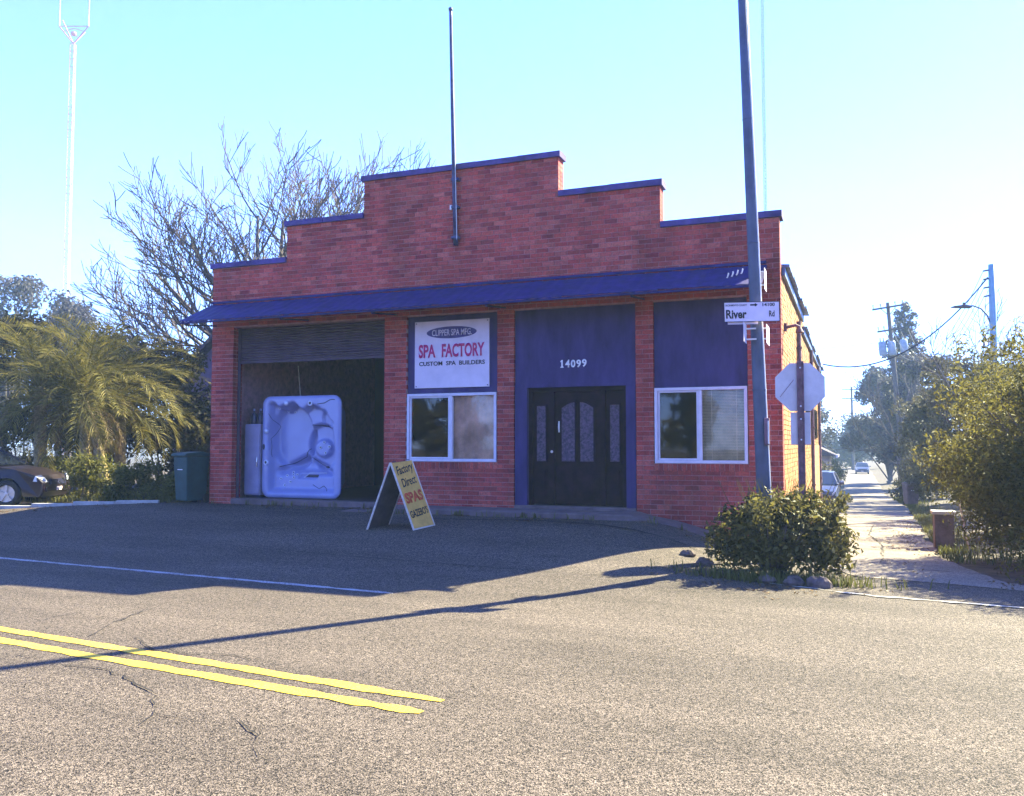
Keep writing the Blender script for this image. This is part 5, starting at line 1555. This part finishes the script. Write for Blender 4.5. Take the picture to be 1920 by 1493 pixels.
# utility poles, lamp pole, wires
def wire(name, p, q_, sag, r, label, group):
    p, q_ = Vector(p), Vector(q_); mb = MB(); n = 18
    mb.tube([p.lerp(q_, i/n)-Vector((0, 0, 4*sag*(i/n)*(1-i/n))) for i in range(n+1)], r, 5)
    return tag(mb.build(name, MT['wire']), label, 'wire', group)
up = empty('utility_pole', (2.95, 65.6, gz(2.9, 65.6)), 0, 'leaning wooden utility pole with crossarms and grey transformers', 'utility pole')
def upx(z): return Vector((3.2-.065*z, 65.6, z))
q = MB(); q.tube([upx(gz(3, 65.6)-.3), upx(6), upx(11.7)], [.19, .16, .125], 10); part(q, 'pole', MT['utility'], up, smooth=True)
ang = R(7)
for zz, hw in ((11.35, 1.05), (9.75, .85)):
    M4 = Matrix.Translation(upx(zz)+Vector((0, -.2, 0))) @ Matrix.Rotation(-ang, 4, 'Y')
    q = MB(); q.obox(M4, hw*2, .1, .12); arm = part(q, 'crossarm', MT['utility'], up)
    for x in (-hw+.1, -hw*.45, hw*.45, hw-.1):
        q = MB(); q.lathe([(0, .28), (.05, .26), (.065, .2), (.03, .15), (.06, .1), (.02, .06), (.02, 0)], 8, M4 @ Matrix.Translation((x, 0, .06))); part(q, 'insulator', MT['transformer'], arm)
    for sg in (-1, 1):
        q = MB(); q.tube([M4 @ Vector((sg*hw*.5, -.06, 0)), upx(zz-.6)+Vector((0, -.17, 0))], .025, 5); part(q, 'brace', MT['utility'], up)
for dx, zz in ((-.62, 7.95), (-.02, 7.95), (.75, 8.05)):
    c = upx(zz)+Vector((dx, -.42, 0)); M4 = Matrix.Translation(c) @ Matrix.Rotation(-R(4), 4, 'Y')
    q = MB(); q.lathe([(0, 1.0), (.2, .97), (.25, .9), (.25, .04), (.2, 0), (0, 0)], 14, M4); tf = part(q, 'transformer', MT['transformer'], up, smooth=True)
    for sx in (-.1, .1):
        q = MB(); q.lathe([(.03, 0), (.045, .08), (.025, .12), (.04, .2), (.015, .3), (0, .31)], 8, M4 @ Matrix.Translation((sx, 0, .97))); part(q, 'bushing', MT['utility'], tf)
u2 = empty('utility_pole', (-.05, 138, gz(0, 138)), 0, 'distant thin utility pole at the far end of the side street', 'utility pole')
q = MB(); q.tube([(-.05, 138, -2.2), (-.1, 138, 10.4)], [.2, .14], 8); part(q, 'pole', MT['utility'], u2)
for zz in (9.9, 8.6):
    q = MB(); q.box(-1.5, 1.4, 137.75, 137.85, zz, zz+.14); part(q, 'crossarm', MT['utility'], u2)
lp = empty('lamp_pole', (4.6, 34.1, gz(4.6, 34.1)), 0, 'straight cyan grey lamp pole above the bushes at the right', 'lamp pole')
q = MB(); q.tube([(4.62, 34.1, gz(4.6, 34.1)-.2), (4.62, 34.1, 5), (4.64, 34.1, 8.05)], [.14, .115, .11], 14); part(q, 'pole', MT['steelpole'], lp, smooth=True)
q = MB(); q.tube([(4.55, 34.1, 5.95), (4.45, 34.05, 6.25), (4.25, 33.98, 6.5), (4.0, 33.9, 6.6), (3.75, 33.8, 6.58)], .028, 7); part(q, 'lamp_arm', MT['utility'], lp, smooth=True)
M4 = Matrix.Translation((3.62, 33.72, 6.56)) @ Matrix.Rotation(R(21), 4, 'Z')
q = MB(); q.prism([(-.34, -.03), (.30, -.05), (.33, .02), (.1, .07), (-.30, .02)], 'y', -.11, .11); q.v = [tuple(M4 @ Vector(v)) for v in q.v]; lh = part(q, 'lamp_head', MT['utility'], lp, bevel=.01)
q = MB(); q.lathe([(0, .1), (.04, .09), (.045, 0)], 8, M4 @ Matrix.Translation((.08, 0, .06))); part(q, 'photocell', MT['utility'], lh)
WG = 'overhead wires over the side street'
for i, zz in enumerate((7.85, 7.55, 7.25, 6.95)):
    q = MB(); q.tube([(4.52, 34.05, zz), (4.36, 34.0, zz-.03)], .03, 6); part(q, 'insulator', MT['utility'], lp)
    wire('overhead_wire', (4.36, 34.0, zz-.03), (2.2+.5*i, 65.4, 9.7), 2.6-.15*i, .010, ['topmost', 'second', 'third', 'lowest'][i]+' of the four thin wires running from the lamp pole to the leaning pole', WG)
wire('service_cable', (4.5, 34.05, 7.6), (-1.0, 33.9, 4.72), 1.1, .026, 'thick black cable sagging from the lamp pole to the rear of the shop', WG)
for i, zz in enumerate((8.9, 8.4)):
    wire('overhead_wire', (2.0, 65.4, zz), (-45, 80, 10.4-.5*i), .9, .012, ['upper', 'lower'][i]+' faint level wire running left behind the shop from the leaning pole', WG)

# radio masts far off
def mast(x, y, z0, z1, w, secs, label, crown=True, seed=0, r=.055):
    t = empty('radio_mast', (x, y, z0), 0, label, 'mast'); 
    for s_ in range(secs):
        a = z0+(z1-z0)*s_/secs; b = z0+(z1-z0)*(s_+1)/secs
        q = MB(); n = max(2, int((b-a)/(w*1.3)))
        L = [Vector((x+w*.58*math.cos(R(90+120*i)), y+w*.58*math.sin(R(90+120*i)), 0)) for i in range(3)]
        for p in L: q.tube([p+Vector((0, 0, a)), p+Vector((0, 0, b))], r, 5)
        for j in range(n):
            za, zb = a+(b-a)*j/n, a+(b-a)*(j+1)/n
            for i in range(3):
                p, p2 = L[i], L[(i+1) % 3]
                q.tube([p+Vector((0, 0, za)), p2+Vector((0, 0, zb))], r*.6, 3, False); q.tube([p+Vector((0, 0, zb)), p2+Vector((0, 0, zb))], r*.6, 3, False)
        part(q, 'mast_section', MT[('mast_red' if s_ % 2 == 0 else 'mast_white') if crown else 'transformer'], t)
    if crown:
        q = MB(); c = Vector((x, y, z1)); 
        rx_ = Vector((cr_, sr_, 0))
        a, b = c-rx_*2.6+Vector((0, 0, 3.2)), c+rx_*2.6+Vector((0, 0, 3.2))
        for e in (a, b, c+Vector((0, 2.4, 3.2)), c+Vector((0, -2.4, 3.2))): q.tube([c, e], .10, 5); 
        for s_ in (-1, 1):
            for f in (.35, .7): q.tube([c+rx_*s_*2.6*f+Vector((0, 0, 3.2*f)), c+Vector((0, 0, 3.2*f+.6))], .07, 4)
        q.tube([a, b], .08, 5); q.lathe([(0, .5), (.4, .3), (.5, .0), (.3, -.3), (0, -.4)], 10, Matrix.Translation(c+Vector((0, 0, 1.8)))); part(q, 'antenna_frame', MT['mast_red'], t)
        for e, l in ((a, 9), (b, 7)):
            q = MB(); q.tube([e, e+Vector((0, 0, l))], .10, 6); part(q, 'whip_antenna', MT['mast_white'], t)
    return t
mast(-127.6, 110.9, -1, 73.0, .95, 13, 'tall red and white lattice mast with forked top at the left', True)
mast(-13.55, 156.0, -2, 86, .45, 12, 'very faint thin lattice mast beside the street pole', False, r=.05)

# unseen trees added across the road to shape the shop window reflections
for i, (x, y, r, h, lab) in enumerate([(-15, -15, 3.2, 9, 'broad unseen tree added for the left shop window reflection'), (-8, -17, 2.6, 11, 'tall unseen tree added for the left shop window reflection'), (-1, -15, 3.0, 8, 'unseen tree added for reflections between the shop windows'),
        (6, -18, 3.4, 10, 'broad unseen tree added for the right shop window reflection'), (-23, -18, 3.5, 9, 'unseen tree added for reflections left of the shop doors'), (13, -16, 3.2, 9, 'unseen tree added for reflections at the far right')]):
    tree('added_reflection_tree', x, y, r*1.2, r, h, .8, 7000, .38, MT['leaf_mid'], lab, 26, 1.1, 190+i, 'unseen trees added for window reflections', .2)

for i, (pts, w) in enumerate([([(-.8, 17.2), (.1, 17.5), (1.3, 17.3)], .03), ([(-.7, 23.5), (.3, 23.2), (1.5, 23.8)], .04), ([(.35, 14.0), (.5, 18.5), (.3, 22.0), (.55, 28.0)], .022), ([(-.2, 12.9), (.9, 13.5), (1.6, 13.2)], .028), ([(-.8, 29.5), (1.7, 30.2)], .05)]):
    rr = random.Random(300+i); P = [pts[0]]
    for a, b in zip(pts, pts[1:]):
        n = max(2, int(math.hypot(b[0]-a[0], b[1]-a[1])/.12))
        for k in range(1, n+1): P.append((a[0]+(b[0]-a[0])*k/n+rr.uniform(-.03, .03), a[1]+(b[1]-a[1])*k/n+rr.uniform(-.04, .04)))
    ribbon('road_crack', MT['crack'], P, w, .016, 310+i, w*.35, taper=True)
rr = random.Random(320); cl_ = []
for i in range(60):
    y = rr.uniform(11.5, 30); x = st_right(y)-abs(rr.gauss(0, .45)) if rr.random() < .65 else st_left(y)+abs(rr.gauss(0, .25)); cl_.append((x, y, gz(x, y)+.02, .3, .3, .008))
# dead leaves and weeds along the wall foot, the seam and the bush
MT['litter'] = mat_leaf('dead_leaves', [(.10,.05,.02), (.16,.09,.035), (.07,.035,.02)], .1)
rr = random.Random(88)
for i in range(60):
    x = rr.uniform(-13, -1.6); y = 14.48-abs(rr.gauss(0, .15)) if x > -8.6 else 15.1-abs(rr.gauss(0, .2)); cl_.append((x, y, gz(x, y)+.012, .22, .10, .008))
for i in range(40):
    x = rr.gauss(-1.2, .9); y = rr.gauss(11.3, .35); cl_.append((x, y, gz(x, y)+.012, .2, .12, .008))
for i in range(26):
    x = rr.uniform(-17, -13.6); y = road_edge(x)-.15-abs(rr.gauss(0, .25)); cl_.append((x, y, gz(x, y)+.012, .25, .1, .008))
leaves('leaf_litter', MT['litter'], cl_, 1700, .055, None, up=2.5, seed=88, outward=.1)
rr = random.Random(89); pts = []
for i in range(40):
    x = rr.uniform(-13.0, -1.3); y = (14.47 if x > -8.9 else 15.15)-rr.random()*.05
    for _ in range(rr.randint(3, 9)): pts.append((x+rr.gauss(0, .05), y+rr.gauss(0, .02)))
blades('weeds', MT['grass'], pts, .14, seed=90)

# far wooded skyline so that the horizon is not bare earth
rr = random.Random(77); cl_ = []
for i in range(120):
    a = R(-75+150*i/119)-YAW; d = rr.uniform(230, 300); cl_.append((math.sin(a)*d, math.cos(a)*d, rr.uniform(0, 4), rr.uniform(5, 10), rr.uniform(5, 9), rr.uniform(4, 7.5)))
tag(leaves('distant_woods', MT['leaf_hazed'], cl_, 14000, 1.5, None, seed=77, kind='stuff'), kind='stuff')

# thin air haze over everything
hz = bpy.data.materials.new('haze'); hz.use_nodes = True
N = hz.node_tree.nodes; L = hz.node_tree.links
for n in list(N): N.remove(n)
pv = N.new('ShaderNodeVolumePrincipled'); pv.inputs['Color'].default_value = (.55, .78, 1, 1); pv.inputs['Density'].default_value = .0010
pv.inputs['Anisotropy'].default_value = 0
mo = N.new('ShaderNodeOutputMaterial'); L.new(pv.outputs[0], mo.inputs['Volume'])
q = MB(); q.box(-330, 330, -60, 330, -4.5, 92)
hb = q.build('haze', hz, None, False, 'stuff')
